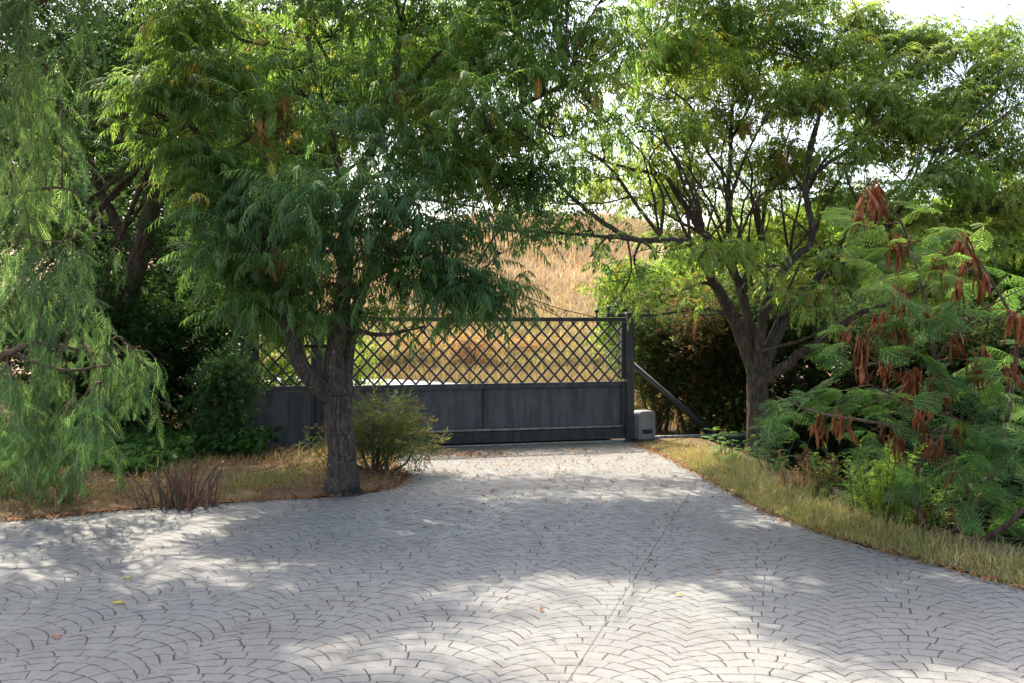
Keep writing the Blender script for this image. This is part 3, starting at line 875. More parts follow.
# --- weeping pepper tree at the left
def pepper_tree():
    base = P(-110, 500, 8.3)
    base[2] = 0.0
    t = thing('weeping_pepper_tree', base, 'weeping pepper tree with hanging ferny strands at the left edge beside the paving', 'tree')
    bark, br, fol = MB(), MB(), MB()
    b0 = base
    tr = catmull([b0, b0 + [0.1, 0, 0.9], b0 + [0.0, 0.05, 2.0], b0 + [0.25, 0, 3.0], b0 + [0.5, 0.1, 4.2]], 6)
    tube(bark, tr, np.linspace(0.24, 0.09, len(tr)), 18, 0.1)
    limbs = [(tr, np.linspace(0.24, 0.09, len(tr)))]
    for pl in ([(-60, 300, 8.3, 0.06), (-20, 360, 8.1, 0.04), (10, 352, 8.0, 0.028), (36, 343, 8.0, 0.02), (80, 350, 8.1, 0.012)],
               [(-80, 150, 8.3, 0.08), (-30, 60, 8.2, 0.06), (20, 10, 8.1, 0.045), (70, -10, 8.2, 0.03), (120, -5, 8.4, 0.018)],
               [(-80, 240, 8.3, 0.04), (-30, 200, 8.1, 0.026), (20, 192, 8.2, 0.016), (70, 190, 8.3, 0.01), (105, 225, 8.4, 0.005)],
               [(-80, 50, 8.3, 0.07), (-60, -120, 8.2, 0.055), (20, -230, 8.1, 0.04), (120, -260, 8.0, 0.025), (200, -240, 8.0, 0.012)],
               [(-80, 0, 8.3, 0.06), (-150, -150, 8.2, 0.045), (-230, -220, 8.1, 0.025)],
               [(10, 352, 8.0, 0.02), (60, 370, 8.1, 0.013), (110, 365, 8.3, 0.008)],
               [(-60, 60, 8.3, 0.05), (0, -60, 8.4, 0.04), (80, -90, 8.8, 0.03), (160, -80, 9.2, 0.02)]):
        pts, rad = limb_path(pl)
        limbs.append((pts, rad))
        tube(br, pts, rad, 7, 0.05)
    # hanging sprays: (px, py of the tip that carries it, spread px, strands, length m)
    sprays = [(4, -10, 18, 8, 0.9), (40, -20, 22, 8, 0.8), (75, -25, 14, 4, 0.5), (20, 55, 18, 8, 0.7), (48, 75, 14, 6, 0.5), (-10, 90, 18, 8, 0.9), (28, 120, 18, 8, 0.7), (62, 120, 8, 3, 0.35), (8, 175, 18, 8, 0.8), (45, 175, 16, 7, 0.6),
              (70, 165, 8, 4, 0.4), (-5, 250, 20, 8, 0.8), (30, 245, 16, 6, 0.6), (62, 250, 16, 5, 0.5), (100, 240, 14, 4, 0.4), (10, 310, 18, 8, 0.7), (50, 300, 18, 7, 0.6), (92, 300, 18, 5, 0.5), (118, 345, 14, 7, 0.55), (142, 360, 10, 5, 0.4),
              (80, 355, 18, 9, 0.7), (45, 365, 20, 10, 0.8), (10, 375, 20, 10, 0.9), (100, 390, 14, 7, 0.6), (70, 410, 16, 8, 0.6), (30, 425, 20, 10, 0.7), (-5, 430, 20, 10, 0.8), (92, 430, 8, 4, 0.5), (50, 450, 16, 8, 0.5), (15, 460, 18, 9, 0.4)]
    for _ in range(320):                        # unseen overhead sprays, added to shade the paving at left
        sprays.append((rng.uniform(-420, 200), rng.uniform(-330, -170), 40, 7, 0.7))
    pos, phi, th, sc, col = [], [], [], [], []
    for cx, cy, spd, n, lmax in sprays:
        Yc = rng.uniform(6.6, 10.5) if cy < -100 else (rng.uniform(7.6, 8.7) if cy < 420 else rng.uniform(8.4, 9.0))
        hub = P(cx, cy - 8, Yc)
        p0, r0 = nearest_on(limbs, hub + np.array([0, 0, 0.15]))
        if np.linalg.norm(p0 - hub) < 2.5:
            tube(br, catmull([p0, (p0 + hub) / 2 + [0, 0, 0.1], hub], 4), np.linspace(min(r0 * 0.7, 0.014), 0.005, 9), 5, cap=False)
        tone = palette(1, [(0.13, 0.2, 0.085), (0.1, 0.17, 0.078)] if cy < 200 and cx < 60 else [(0.085, 0.155, 0.075), (0.065, 0.125, 0.06), (0.07, 0.14, 0.07)], 0.2)  # paler tone for top left sprays: sunlight put into the leaf colour
        for _ in range(n):
            a = P(cx + rng.normal() * spd, cy + rng.normal() * 10, Yc + rng.normal() * 0.12)
            ln = lmax * rng.uniform(0.45, 1.1)
            ln = max(0.2, min(ln, a[2] - 0.06))
            m = 7
            s = np.linspace(0, 1, m)
            out = rng.uniform(0.05, 0.2)
            az = rng.random() * 6.28
            dr = rng.normal(0, 0.07, 2)
            pts = np.stack([a[0] + out * np.cos(az) * np.sin(s * 1.6) + dr[0] * s, a[1] + out * np.sin(az) * np.sin(s * 1.6) + dr[1] * s, a[2] + 0.06 * np.sin(s * 3.1) - ln * s ** 1.25], 1)
            tube(br, catmull([hub, (hub + a) / 2 + [0, 0, 0.03], a], 2), np.linspace(0.005, 0.004, 5), 4, cap=False)
            tube(br, pts, np.linspace(0.004, 0.0015, m), 3, cap=False)
            k = max(4, int(ln / 0.045))
            ss = (np.arange(k) + rng.random(k)) / k
            pos.append(np.stack([np.interp(ss, s, pts[:, i]) for i in range(3)], 1))
            phi.append(np.arange(k) * 2.4 + rng.normal(0, 0.5, k) + az)
            th.append(rng.uniform(-1.35, -0.3, k))
            sc.append(rng.uniform(0.6, 1.1, k))
            col.append(0.86 * palette(k, [(0.09, 0.165, 0.075), (0.075, 0.145, 0.065), (0.12, 0.19, 0.085), (0.065, 0.125, 0.06)], 0.15) * 0.45 + 0.86 * tone * 0.55 * rng.uniform(0.8, 1.2))
    pos, phi, th, sc, col = (np.concatenate(v) for v in (pos, phi, th, sc, col))
    kp = keep_for_sun(pos) | (pos[:, 2] < 4.0)
    pos, phi, th, sc, col = pos[kp], phi[kp], th[kp], sc[kp], col[kp]
    instance(fol, T_PEPPER, pos, phi, th, rng.normal(0, 0.5, len(pos)), sc, col)
    bark.build('trunk', M_BARK, t, True)
    br.build('branches', M_TWIG, t, True)
    fol.build('crown', M_LEAF, t, False, True)


pepper_tree()


# --- generic broad crowns and shrubs
def leafy_clumps(fol, clumps, T, cols, dens, size, hollow=0.5, el=(-0.9, 0.6), cull=False):
    for cl in clumps:
        c, rad = np.array(cl[0], float), np.array(cl[1], float)
        k = cl[2] if len(cl) > 2 else 1.0
        n = int(dens * k * (rad[0] * rad[1] * rad[2]) ** (2 / 3) * 12)
        d = rng.normal(0, 1, (n, 3))
        d /= np.linalg.norm(d, axis=1, keepdims=True)
        lump = 1 + 0.22 * np.sin(5 * d[:, 0] + c[0] * 7) * np.sin(4 * d[:, 2] + c[2] * 5) + 0.14 * np.sin(11 * d[:, 1] + 9 * d[:, 2] + c[1])
        rr = (hollow + (1 - hollow) * rng.random(n) ** 0.6) * lump
        pos = c + d * rad * rr[:, None]
        kp = (pos[:, 2] > terrain(pos[:, 0], pos[:, 1]) + 0.02)
        if cull:
            kp &= keep_for_sun(pos)
        pos, d2 = pos[kp], d[kp]
        n = len(pos)
        phi = np.arctan2(d2[:, 1], d2[:, 0]) + rng.normal(0, 0.7, n)
        th = np.clip(d2[:, 2] * 0.6 + rng.normal(0, 0.45, n), -1.3, 1.3)
        bc = palette(1, cols, 0.1)[0]
        instance(fol, T, pos, phi, th, rng.normal(0, 0.5, n), size * rng.uniform(0.7, 1.25, n), palette(n, cols, 0.15) * 0.6 + bc * 0.4)


def terrain(x, y):
    """ground height: falls away behind the right verge"""
    x, y = np.asarray(x, float), np.asarray(y, float)
    edge = verge_edge_x(y)
    d = np.clip((x - edge - 0.75) / 1.6, 0, 1)
    drop = -0.55 * d * d * (3 - 2 * d)
    return drop * np.clip((24 - y) / 6, 0, 1)


VE = [(640, 446), (668, 458), (700, 475), (730, 492), (760, 510), (795, 524), (830, 536), (865, 547), (900, 556), (960, 572), (1024, 590)]
VE_W = np.array([G(a, b) for a, b in VE])


def verge_edge_x(y):
    order = np.argsort(VE_W[:, 1])
    ys, xs = VE_W[order, 1], VE_W[order, 0]
    y = np.asarray(y, float)
    x = np.interp(y, ys, xs)
    sl = (xs[0] - xs[3]) / (ys[0] - ys[3])
    return np.where(y < ys[0], xs[0] + (y - ys[0]) * sl, x)


def shrub(name, label, c, size, cols, T, n_clumps=7, dens=90, leaf=1.0, group=None, cat='shrub', stems=6, hollow=0.35, stem_mat=None, lift=0.0):
    """ground point, (wide, deep, high)"""
    c = np.array(c, float)
    c[2] = float(terrain(c[0], c[1]))
    t = thing(name, c, label, cat, group)
    w, dp, h = size
    fol, st = MB(), MB()
    cl = []
    for i in range(n_clumps):
        a = rng.random() * 6.28
        rr = rng.random() ** 0.5
        zz = rng.uniform(0.12 + lift, 0.8)
        sh = 1.0 - 0.45 * max(0, (zz - 0.45) / 0.55)
        q = c + np.array([math.cos(a) * rr * w * 0.34 * sh, math.sin(a) * rr * dp * 0.34 * sh, zz * h])
        cl.append((q, np.array([w * 0.27, dp * 0.27, h * 0.24]) * rng.uniform(0.75, 1.15)))
    cl.append((c + [0, 0, h * 0.55], np.array([w * 0.33, dp * 0.33, h * 0.36])))
    leafy_clumps(fol, cl, T, cols, dens, leaf, hollow)
    for i in range(stems):
        q = cl[i % len(cl)][0]
        b = c + np.array([rng.normal() * 0.06 * w, rng.normal() * 0.06 * dp, -0.03])
        tube(st, catmull([b, (b + q) / 2 + rng.normal(0, 0.05, 3), q], 5), np.linspace(0.022, 0.008, 11) * max(0.5, min(1.6, h)), 6)
    st.build('stems', stem_mat or M_TWIG, t, True)
    fol.build('foliage', M_LEAF, t, False, True)
    return t


def broad_tree(name, label, base, crown, cols, T, trunk_r=0.14, dens=70, leaf=1.0, n=14, group=None, lean=(0, 0), bark=None, limbs_px=None, clumps_px=None, hollow=0.25):
    base = np.array(base, float)
    t = thing(name, base, label, 'tree', group)
    cc, cr = np.array(crown[0], float), np.array(crown[1], float)
    fol, bk, bb = MB(), MB(), MB()
    if limbs_px:
        for i, pl in enumerate(limbs_px):
            pts, rad = limb_path(pl)
            tube(bk, pts, rad, 14, 0.1, seed=i)
        start = limb_path(limbs_px[0])[0][-1]
    else:
        start = np.array([base[0] + lean[0], base[1] + lean[1], cc[2] - cr[2] * 0.5])
        pts = catmull([base - [0, 0, 0.1], base * 0.6 + start * 0.4 + rng.normal(0, 0.1, 3), start], 6)
        tube(bk, pts, np.linspace(trunk_r, trunk_r * 0.6, len(pts)), 12, 0.1)
    cl = []
    if clumps_px:
        for (px, py, Y, rx, rz) in clumps_px:
            m = Y / F_PX
            cl.append((P(px, py, Y), np.array([rx * m, rx * m * 0.8, rz * m])))
    else:
        for i in range(n):
            d = rng.normal(0, 1, 3)
            d /= np.linalg.norm(d)
            cl.append((cc + d * cr * 0.62 * rng.uniform(0.6, 1.0), cr * rng.uniform(0.3, 0.46)))
        cl.append((cc, cr * 0.5))
    leafy_clumps(fol, cl, T, cols, dens, leaf, hollow, cull=True)
    for q, r_ in cl:
        md = (start + q) / 2 + rng.normal(0, 0.12, 3)
        tube(bb, catmull([start, md, q], 5), np.linspace(trunk_r * 0.35, 0.012, 11), 6)
    bk.build('trunk', bark or M_BARK2, t, True)
    bb.build('branches', bark or M_BARK2, t, True)
    fol.build('crown', M_LEAF, t, False, True)
    return t


# dark evergreen behind the left side, with its leaning trunk in view
dkb = G(92, 452)
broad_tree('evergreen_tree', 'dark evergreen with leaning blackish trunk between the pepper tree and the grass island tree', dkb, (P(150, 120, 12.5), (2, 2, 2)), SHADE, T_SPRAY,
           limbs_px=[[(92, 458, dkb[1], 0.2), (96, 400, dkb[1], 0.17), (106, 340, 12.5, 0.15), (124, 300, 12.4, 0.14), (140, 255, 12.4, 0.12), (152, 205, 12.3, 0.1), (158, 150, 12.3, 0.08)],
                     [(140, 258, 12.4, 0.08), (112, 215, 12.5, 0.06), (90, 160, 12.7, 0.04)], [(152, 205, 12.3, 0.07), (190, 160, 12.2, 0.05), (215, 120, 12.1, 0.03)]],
           clumps_px=[(290, 40, 13.2, 80, 50), (370, 10, 13.4, 80, 50), (300, -60, 13.4, 90, 60), (200, -70, 13.2, 90, 60), (60, 60, 12.6, 80, 55), (140, 70, 12.4, 70, 50), (100, 140, 12.6, 60, 40), (60, 220, 12.8, 60, 30), (175, 170, 12.2, 46, 30), (200, 60, 12.6, 70, 50), (130, 10, 12.6, 90, 40),  # leading high clumps added to dapple the drive near the gate with shade
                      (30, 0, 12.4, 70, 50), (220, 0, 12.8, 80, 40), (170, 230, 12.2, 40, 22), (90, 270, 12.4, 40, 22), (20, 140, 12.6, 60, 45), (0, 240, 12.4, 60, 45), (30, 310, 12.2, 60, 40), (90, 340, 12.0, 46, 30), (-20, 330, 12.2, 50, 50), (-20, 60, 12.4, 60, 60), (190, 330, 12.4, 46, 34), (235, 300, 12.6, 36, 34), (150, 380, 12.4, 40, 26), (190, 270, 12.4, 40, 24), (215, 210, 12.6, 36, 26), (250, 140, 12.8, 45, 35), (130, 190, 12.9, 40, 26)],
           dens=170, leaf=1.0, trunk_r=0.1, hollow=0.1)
broad_tree('evergreen_tree', 'dense leafy tree rising beyond the fence panel behind the front tree', (P(250, 440, 16.0)[0], 16.0, 0), (P(270, 200, 16), (2.2, 1.8, 1.5)), SHADE + DK, T_SPRAYBIG,
           clumps_px=[(150, 300, 16, 50, 34), (205, 300, 15.8, 50, 34), (260, 300, 16, 40, 30), (100, 300, 16, 60, 34), (180, 240, 16, 60, 50), (250, 250, 16.2, 60, 45), (300, 210, 16.4, 50, 40), (220, 170, 16, 70, 50), (140, 150, 16.4, 70, 50), (290, 150, 16.5, 60, 40), (80, 220, 16.4, 70, 60), (20, 160, 16.4, 70, 60), (340, 90, 16.8, 70, 45), (250, 80, 16.6, 80, 45), (140, 60, 16.6, 80, 50), (60, 90, 16.6, 80, 50), (420, 60, 17, 50, 36), (420, 110, 17, 30, 22)],
           dens=150, leaf=1.05, trunk_r=0.16, hollow=0.1)

# shrubs of the left bank
for (px, py, w, h, cols, lab, T, dn) in [
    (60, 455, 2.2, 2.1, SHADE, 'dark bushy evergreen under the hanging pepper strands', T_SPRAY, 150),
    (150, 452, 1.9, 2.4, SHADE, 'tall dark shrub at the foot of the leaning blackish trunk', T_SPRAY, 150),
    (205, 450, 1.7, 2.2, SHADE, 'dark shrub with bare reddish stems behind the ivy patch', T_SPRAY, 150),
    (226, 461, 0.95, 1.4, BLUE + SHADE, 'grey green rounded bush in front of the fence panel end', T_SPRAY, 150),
]:
    g = G(px, py)
    shrub('evergreen_shrub', lab, g, (w, w * 0.8, h), cols, T, 9, dn, 1.0, 'shrubs along the left bank', stems=9, lift=0.12)
g = G(378, 474)
shrub('small_shrub', 'low greyish green bush with woody stems right of the grey forked trunk', g, (1.35, 0.85, 0.85), [(0.08, 0.13, 0.045), (0.12, 0.17, 0.055), (0.07, 0.115, 0.04), (0.17, 0.1, 0.05)], T_NARROW, 10, 105, 0.95, None, 'shrub', 12, 0.25, lift=0.25)

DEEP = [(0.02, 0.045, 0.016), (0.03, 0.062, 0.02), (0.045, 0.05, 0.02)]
# hedge and shrubs right of the gate
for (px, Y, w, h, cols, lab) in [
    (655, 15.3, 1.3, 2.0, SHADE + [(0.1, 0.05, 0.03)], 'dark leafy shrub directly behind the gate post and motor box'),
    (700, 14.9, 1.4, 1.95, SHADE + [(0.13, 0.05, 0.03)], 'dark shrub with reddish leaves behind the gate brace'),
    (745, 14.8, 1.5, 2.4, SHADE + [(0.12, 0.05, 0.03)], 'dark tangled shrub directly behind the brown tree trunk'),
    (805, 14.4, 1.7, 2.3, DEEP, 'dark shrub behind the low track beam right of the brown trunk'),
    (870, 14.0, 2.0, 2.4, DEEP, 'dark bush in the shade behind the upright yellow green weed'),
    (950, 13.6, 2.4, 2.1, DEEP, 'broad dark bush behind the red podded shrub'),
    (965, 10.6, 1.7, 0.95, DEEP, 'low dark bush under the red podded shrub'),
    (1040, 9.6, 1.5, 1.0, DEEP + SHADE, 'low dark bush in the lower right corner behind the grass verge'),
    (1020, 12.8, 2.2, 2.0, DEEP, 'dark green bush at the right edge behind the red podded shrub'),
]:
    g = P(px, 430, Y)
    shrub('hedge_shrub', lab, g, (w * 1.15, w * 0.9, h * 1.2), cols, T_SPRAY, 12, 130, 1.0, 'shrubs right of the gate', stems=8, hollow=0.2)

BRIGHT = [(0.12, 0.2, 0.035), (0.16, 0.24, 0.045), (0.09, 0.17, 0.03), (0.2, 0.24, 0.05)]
for (px, Y, cz, cr, lab, n) in [
    (665, 20.0, 2.0, (1.4, 1.2, 1.2), 'bright yellow green tree in the sun behind the gate post', 9),
    (735, 21.0, 2.5, (1.5, 1.4, 1.5), 'sunlit light green tree seen between the limbs of the forked tree', 10),
    (815, 20.0, 2.7, (1.7, 1.5, 1.7), 'light green tree beyond the right fork of the brown trunk', 10),
    (905, 19.0, 2.6, (1.8, 1.5, 1.7), 'sunlit tree beyond the topmost red pods', 10),
    (1000, 18.0, 2.8, (1.8, 1.5, 1.9), 'light green tree at the right edge beyond the red podded shrub', 10),
]:
    b = P(px, 430, Y)
    b[2] = float(terrain(b[0], b[1])) - 0.05
    broad_tree('leafy_tree', lab, b, ((b[0], Y, cz - 0.15), (cr[0] * 1.25, cr[1], cr[2] * 1.1)), BRIGHT, T_SPRAYBIG, 0.09, 130, 0.85, n + 10, 'sunlit trees beyond the right verge')
# bushes beyond the gate on the left
for (px, Y, w, h, lab) in [(352, 19.0, 1.2, 1.75, 'bright green bush seen through the lattice beside the grey forked trunk'), (285, 16.0, 2.2, 1.7, 'light green bush seen through the lattice of the fence panel')]:
    shrub('roadside_bush', lab, P(px, 430, Y), (w, w * 0.8, h), BRIGHT, T_SPRAYBIG, 8, 45, 0.8, None, 'bush', 6)
RUST = [(0.22, 0.1, 0.05), (0.28, 0.15, 0.08), (0.2, 0.16, 0.06), (0.3, 0.2, 0.1)]
for (px, Y, w, h, lab) in [(425, 32.5, 2.6, 1.3, 'rust brown dry bush at the end of the pale road beyond the gate'), (478, 31.5, 2.4, 1.5, 'rust brown dry bush right of the pale road end'), (528, 33, 3.0, 1.2, 'low brown dry bush behind the middle of the gate lattice')]:
    shrub('dry_bush', lab, P(px, 400, Y), (w, w * 0.7, h), RUST, T_NARROW, 8, 26, 2.0, 'dry bushes on the hill foot', 'bush', 6)


# ------------------------------------------------------------------ podded shrub at the right
def podded_shrub():
    base = G(930, 552, -0.1)
    base[2] = float(terrain(base[0], base[1]))
    t = thing('podded_shrub', base, 'tall ferny shrub hung with clusters of red brown seed pods at the right edge', 'shrub')
    Yb = base[1]
    st, fol = MB(), MB()
    limbs = []
    for pl in ([(932, 556, Yb, 0.02), (915, 480, Yb - 0.1, 0.018), (950, 420, Yb, 0.016), (935, 360, Yb, 0.018), (922, 290, Yb, 0.013), (905, 230, Yb, 0.009), (880, 195, Yb - 0.1, 0.005)],
               [(934, 556, Yb, 0.02), (970, 500, Yb - 0.2, 0.017), (940, 450, Yb - 0.3, 0.015), (905, 430, Yb - 0.4, 0.012), (860, 420, Yb - 0.4, 0.012), (815, 412, Yb - 0.3, 0.008), (775, 396, Yb - 0.2, 0.004)],
               [(936, 556, Yb, 0.03), (990, 480, Yb + 0.1, 0.025), (1010, 400, Yb + 0.1, 0.02), (1015, 330, Yb, 0.014), (985, 270, Yb, 0.009), (960, 235, Yb, 0.005)],
               [(950, 420, Yb, 0.016), (900, 380, Yb - 0.1, 0.012), (860, 350, Yb - 0.1, 0.009), (835, 330, Yb, 0.005)],
               [(935, 360, Yb, 0.014), (970, 320, Yb - 0.2, 0.01), (1000, 300, Yb - 0.3, 0.006), (1030, 285, Yb - 0.3, 0.004)],
               [(935, 556, Yb, 0.024), (1000, 530, Yb - 0.4, 0.02), (1050, 470, Yb - 0.5, 0.014), (1040, 400, Yb - 0.5, 0.008)],
               [(922, 290, Yb, 0.009), (950, 250, Yb - 0.2, 0.006), (985, 240, Yb - 0.2, 0.003)],
               [(905, 400, Yb - 0.2, 0.01), (870, 385, Yb - 0.3, 0.006), (850, 370, Yb - 0.3, 0.003)]):
        pts, rad = limb_path(pl)
        limbs.append((pts, rad))
        tube(st, pts, rad, 7, 0.05)
    spots = []
    for (px, py, n, sx, sy) in [(850, 215, 5, 20, 16), (880, 235, 6, 25, 18), (925, 240, 10, 30, 18), (960, 250, 9, 30, 18), (900, 280, 8, 25, 18), (860, 270, 5, 20, 15), (875, 320, 7, 25, 18), (930, 310, 8, 25, 18), (990, 300, 9, 30, 20),
                                (845, 345, 6, 20, 14), (880, 365, 6, 25, 14), (940, 370, 8, 26, 18), (1000, 360, 10, 28, 22), (790, 405, 8, 16, 14), (825, 400, 9, 20, 14), (800, 430, 6, 16, 10), (860, 405, 9, 24, 14),
                                (850, 425, 5, 22, 8), (900, 420, 9, 26, 16), (960, 420, 9, 28, 18), (1010, 410, 10, 24, 24), (990, 450, 10, 28, 18), (1000, 490, 12, 30, 18), (960, 500, 9, 26, 16), (1010, 520, 10, 24, 16), (930, 470, 6, 20, 14), (985, 540, 8, 30, 10),
                                (925, 395, 8, 20, 14), (975, 390, 8, 22, 14), (890, 395, 8, 18, 12), (1020, 460, 8, 16, 18)]:
        for _ in range(max(2, int(n * (0.42 if py > 395 and px < 930 else 0.58)))):
            spots.append((px + rng.normal() * sx * 0.7, py + rng.normal() * sy * 0.7, Yb + rng.normal() * 0.35 - 0.1))
    pos, phi, th, sc, col = [], [], [], [], []
    for px, py, Y in spots:
        q = P(px, py, Y)
        p0, r0 = nearest_on(limbs, q)
        md = (p0 + q) / 2 + rng.normal(0, 0.02, 3)
        tube(st, catmull([p0, md, q], 3), np.linspace(0.005, 0.002, 7), 4, cap=False)
        k = rng.integers(3, 6)
        out = math.atan2(q[1] - p0[1], q[0] - p0[0])
        pos.append(np.repeat(q[None], k, 0))
        phi.append(out + rng.normal(0, 0.9, k))
        th.append(rng.uniform(-0.5, 0.6, k))
        sc.append(rng.uniform(0.8, 1.35, k))
        col.append(palette(k, [(0.07, 0.145, 0.05), (0.09, 0.175, 0.055), (0.11, 0.195, 0.055)] if py > 300 or rng.random() < 0.4 else [(0.13, 0.21, 0.06), (0.16, 0.24, 0.07)], 0.12))
    instance(fol, T_LEUC, *(np.concatenate(v) for v in (pos, phi, th)), rng.normal(0, 0.4, sum(len(v) for v in phi)), np.concatenate(sc), np.concatenate(col))
    st.build('stems', M_TWIG, t, True)
    fol.build('foliage', M_LEAF, t, False, True)
    pods = [(868, 200, 14), (876, 190, 8), (858, 222, 10), (884, 212, 7), (897, 248, 11), (890, 243, 6), (901, 297, 12), (881, 320, 9), (900, 335, 11), (862, 345, 11), (860, 362, 12), (884, 370, 10), (911, 380, 12), (938, 385, 14), (961, 245, 12), (935, 262, 7),
            (957, 290, 7), (981, 285, 11), (1016, 322, 14), (969, 265, 6), (955, 345, 9), (978, 372, 10), (845, 332, 6), (984, 355, 7), (1010, 372, 7), (931, 318, 7),
            (913, 384, 14), (940, 392, 13), (920, 418, 11), (887, 428, 9), (842, 422, 9), (826, 428, 6), (815, 425, 4), (936, 448, 9), (946, 466, 9), (958, 430, 8), (956, 520, 10), (925, 515, 9), (897, 440, 8)]
    for (px, py, n) in pods:
        mb = MB()
        top = P(px, py - 10, Yb - 0.4 + rng.normal() * 0.22 + (0.6 if py > 500 else 0))
        p0, r0 = nearest_on(limbs, top)
        tube(mb, catmull([p0, (p0 + top) / 2 + [0, 0, 0.02], top], 3), [0.003] * 7, 4, cap=False)
        for _ in range(int(n * 1.5)):
            ln = rng.uniform(0.09, 0.22)
            a = rng.random() * 6.28
            sp = abs(rng.normal(0, 0.33))
            o = top + np.array([rng.normal() * 0.03, rng.normal() * 0.03, rng.uniform(-0.08, 0.03)])
            s = np.linspace(0, 1, 5)[:, None]
            dirv = nrm(np.array([math.cos(a) * sp, math.sin(a) * sp, -1]))
            pts = o + dirv * ln * s + np.array([math.cos(a + 1), math.sin(a + 1), 0]) * 0.012 * np.sin(s * 3)
            tube(mb, pts, np.array([0.002, 0.0145, 0.017, 0.014, 0.002]) * rng.uniform(0.75, 1.2), 6, flat=0.22)
        mb.build('seed_pod_cluster', M_POD, t, True)


podded_shrub()


# ------------------------------------------------------------------ small plants
def stalk_plant():
    g = G(180, 508)
    mb = MB()
    for i in range(90):
        a = rng.random() * 6.28
        r = 0.36 * rng.random() ** 0.7
        b = g + np.array([math.cos(a) * r, math.sin(a) * r * 0.6, 0.0])
        h = rng.uniform(0.12, 0.44)
        ln = np.array([math.cos(a), math.sin(a) * 0.7, 0]) * (0.1 + r * 0.9) * rng.uniform(0.4, 1.7) * h
        ln = ln + rng.normal(0, 0.07, 3) * [1, 1, 0]
        pts = catmull([b, b + ln * 0.4 + [0, 0, h * 0.55], b + ln * 1.1 + [0, 0, h]], 3)
        C = np.tile(palette(1, [(0.2, 0.09, 0.065), (0.26, 0.14, 0.1), (0.14, 0.13, 0.075)])[0], (7 * 5, 1))
        tube(mb, pts, np.linspace(0.009, 0.003, 7), 5, cap=False, C=C)
    o = mb.build('stalky_succulent', M_DRY, None, True, True)
    tag(o, 'spiky clump of bare reddish grey upright stalks at the paving edge left', 'plant')


stalk_plant()


def weed(name, label, px, py, h, n, spread, cols, T=T_NARROW, leaf=0.8, gap=0.035, z=None, fern=False):
    g = G(px, py, -0.05 if z is None else z)
    g[2] = float(terrain(g[0], g[1])) + 0.01
    t = thing(name, g, label, 'plant')
    st, fol = MB(), MB()
    for i in range(n):
        a = rng.random() * 6.28
        r = spread * rng.random() ** 0.6
        hh = h * rng.uniform(0.6, 1.05)
        b = g + np.array([math.cos(a) * r * 0.4, math.sin(a) * r * 0.3, -0.02])
        e = g + np.array([math.cos(a) * r, math.sin(a) * r * 0.7, hh])
        pts = catmull([b, (b + e) / 2 + rng.normal(0, 0.015, 3), e], 4)
        tube(st, pts, np.linspace(0.006, 0.0025, len(pts)), 4, cap=False)
        k = max(4, int(hh / gap))
        s = np.linspace(0.12, 1, k)
        q = np.stack([np.interp(s, np.linspace(0, 1, len(pts)), pts[:, j]) for j in range(3)], 1)
        rep = 2
        q = np.repeat(q, rep, 0)
        m = len(q)
        instance(fol, T, q, rng.random(m) * 6.28, rng.uniform(0.0, 1.0, m) if not fern else rng.uniform(-0.1, 0.7, m), rng.normal(0, 0.3, m), leaf * rng.uniform(0.6, 1.1, m) * np.repeat(1.15 - 0.6 * s, rep), palette(m, cols, 0.15))
    st.build('stems', M_TWIG, t, True)
    fol.build('foliage', M_LEAF, t, False, True)


GW = [(0.19, 0.29, 0.055), (0.24, 0.33, 0.07), (0.15, 0.24, 0.05)]
weed('upright_weed', 'bright yellow green upright weed clump beneath the ferny shrub', 888, 532, 0.66, 26, 0.3, GW)
weed('upright_weed', 'darker green upright weed just left of the bright yellow green one', 862, 521, 0.52, 12, 0.22, MID)
weed('upright_weed', 'green weed with browned lower stalks in the middle of the right verge', 826, 510, 0.5, 14, 0.24, MID + [(0.22, 0.11, 0.05), (0.2, 0.09, 0.04)])
weed('upright_weed', 'rusty brown dying weed left of the green weeds in the verge', 798, 502, 0.38, 8, 0.2, [(0.24, 0.1, 0.05), (0.18, 0.09, 0.05), (0.12, 0.11, 0.04)])
weed('upright_weed', 'short green weed between the bright weed and the shrub stems', 925, 542, 0.48, 10, 0.2, MID + GW)
weed('ferny_plant', 'ferny bright green plant at the left foot of the brown trunk', 728, 470, 0.42, 9, 0.42, [(0.1, 0.2, 0.05), (0.08, 0.17, 0.05)], T_FERN, 0.8, 0.12, fern=True)
weed('ferny_plant', 'ferny green plant with glossy leaves at the right foot of the brown trunk', 778, 480, 0.5, 10, 0.42, [(0.06, 0.14, 0.05), (0.09, 0.17, 0.05)], T_FERN, 0.75, 0.12, fern=True)
weed('yellowing_plant', 'small yellowing weed beside the pepper strands at the paving edge', 68, 512, 0.42, 6, 0.16, [(0.2, 0.17, 0.05), (0.15, 0.15, 0.05)], T_NARROW, 0.7)


# ------------------------------------------------------------------ ground, drive, island, verge
def grid_sheet(name, xs, ys, zf, mat, kind='structure'):
    X, Y = np.meshgrid(xs, ys)
    Z = zf(X, Y)
    V = np.stack([X, Y, Z], -1).reshape(-1, 3)
    idx = np.arange(len(V)).reshape(X.shape)
    F = np.stack([idx[:-1, :-1], idx[:-1, 1:], idx[1:, 1:], idx[1:, :-1]], -1).reshape(-1, 4)
    mb = MB()
    mb.add(V, F)
    o = mb.build(name, mat, None, True)
    tag(o, kind=kind)
    return o


xs = np.concatenate([[-400, -150, -60, -30], np.arange(-18, 18.01, 0.3), [30, 60, 150, 400]])
ys = np.concatenate([[-200, -60, -20], np.arange(-8, 34.01, 0.3), [60, 150, 400, 900]])
grid_sheet('ground', xs, ys, lambda x, y: terrain(x, y) - 0.03, M_DARKSOIL)


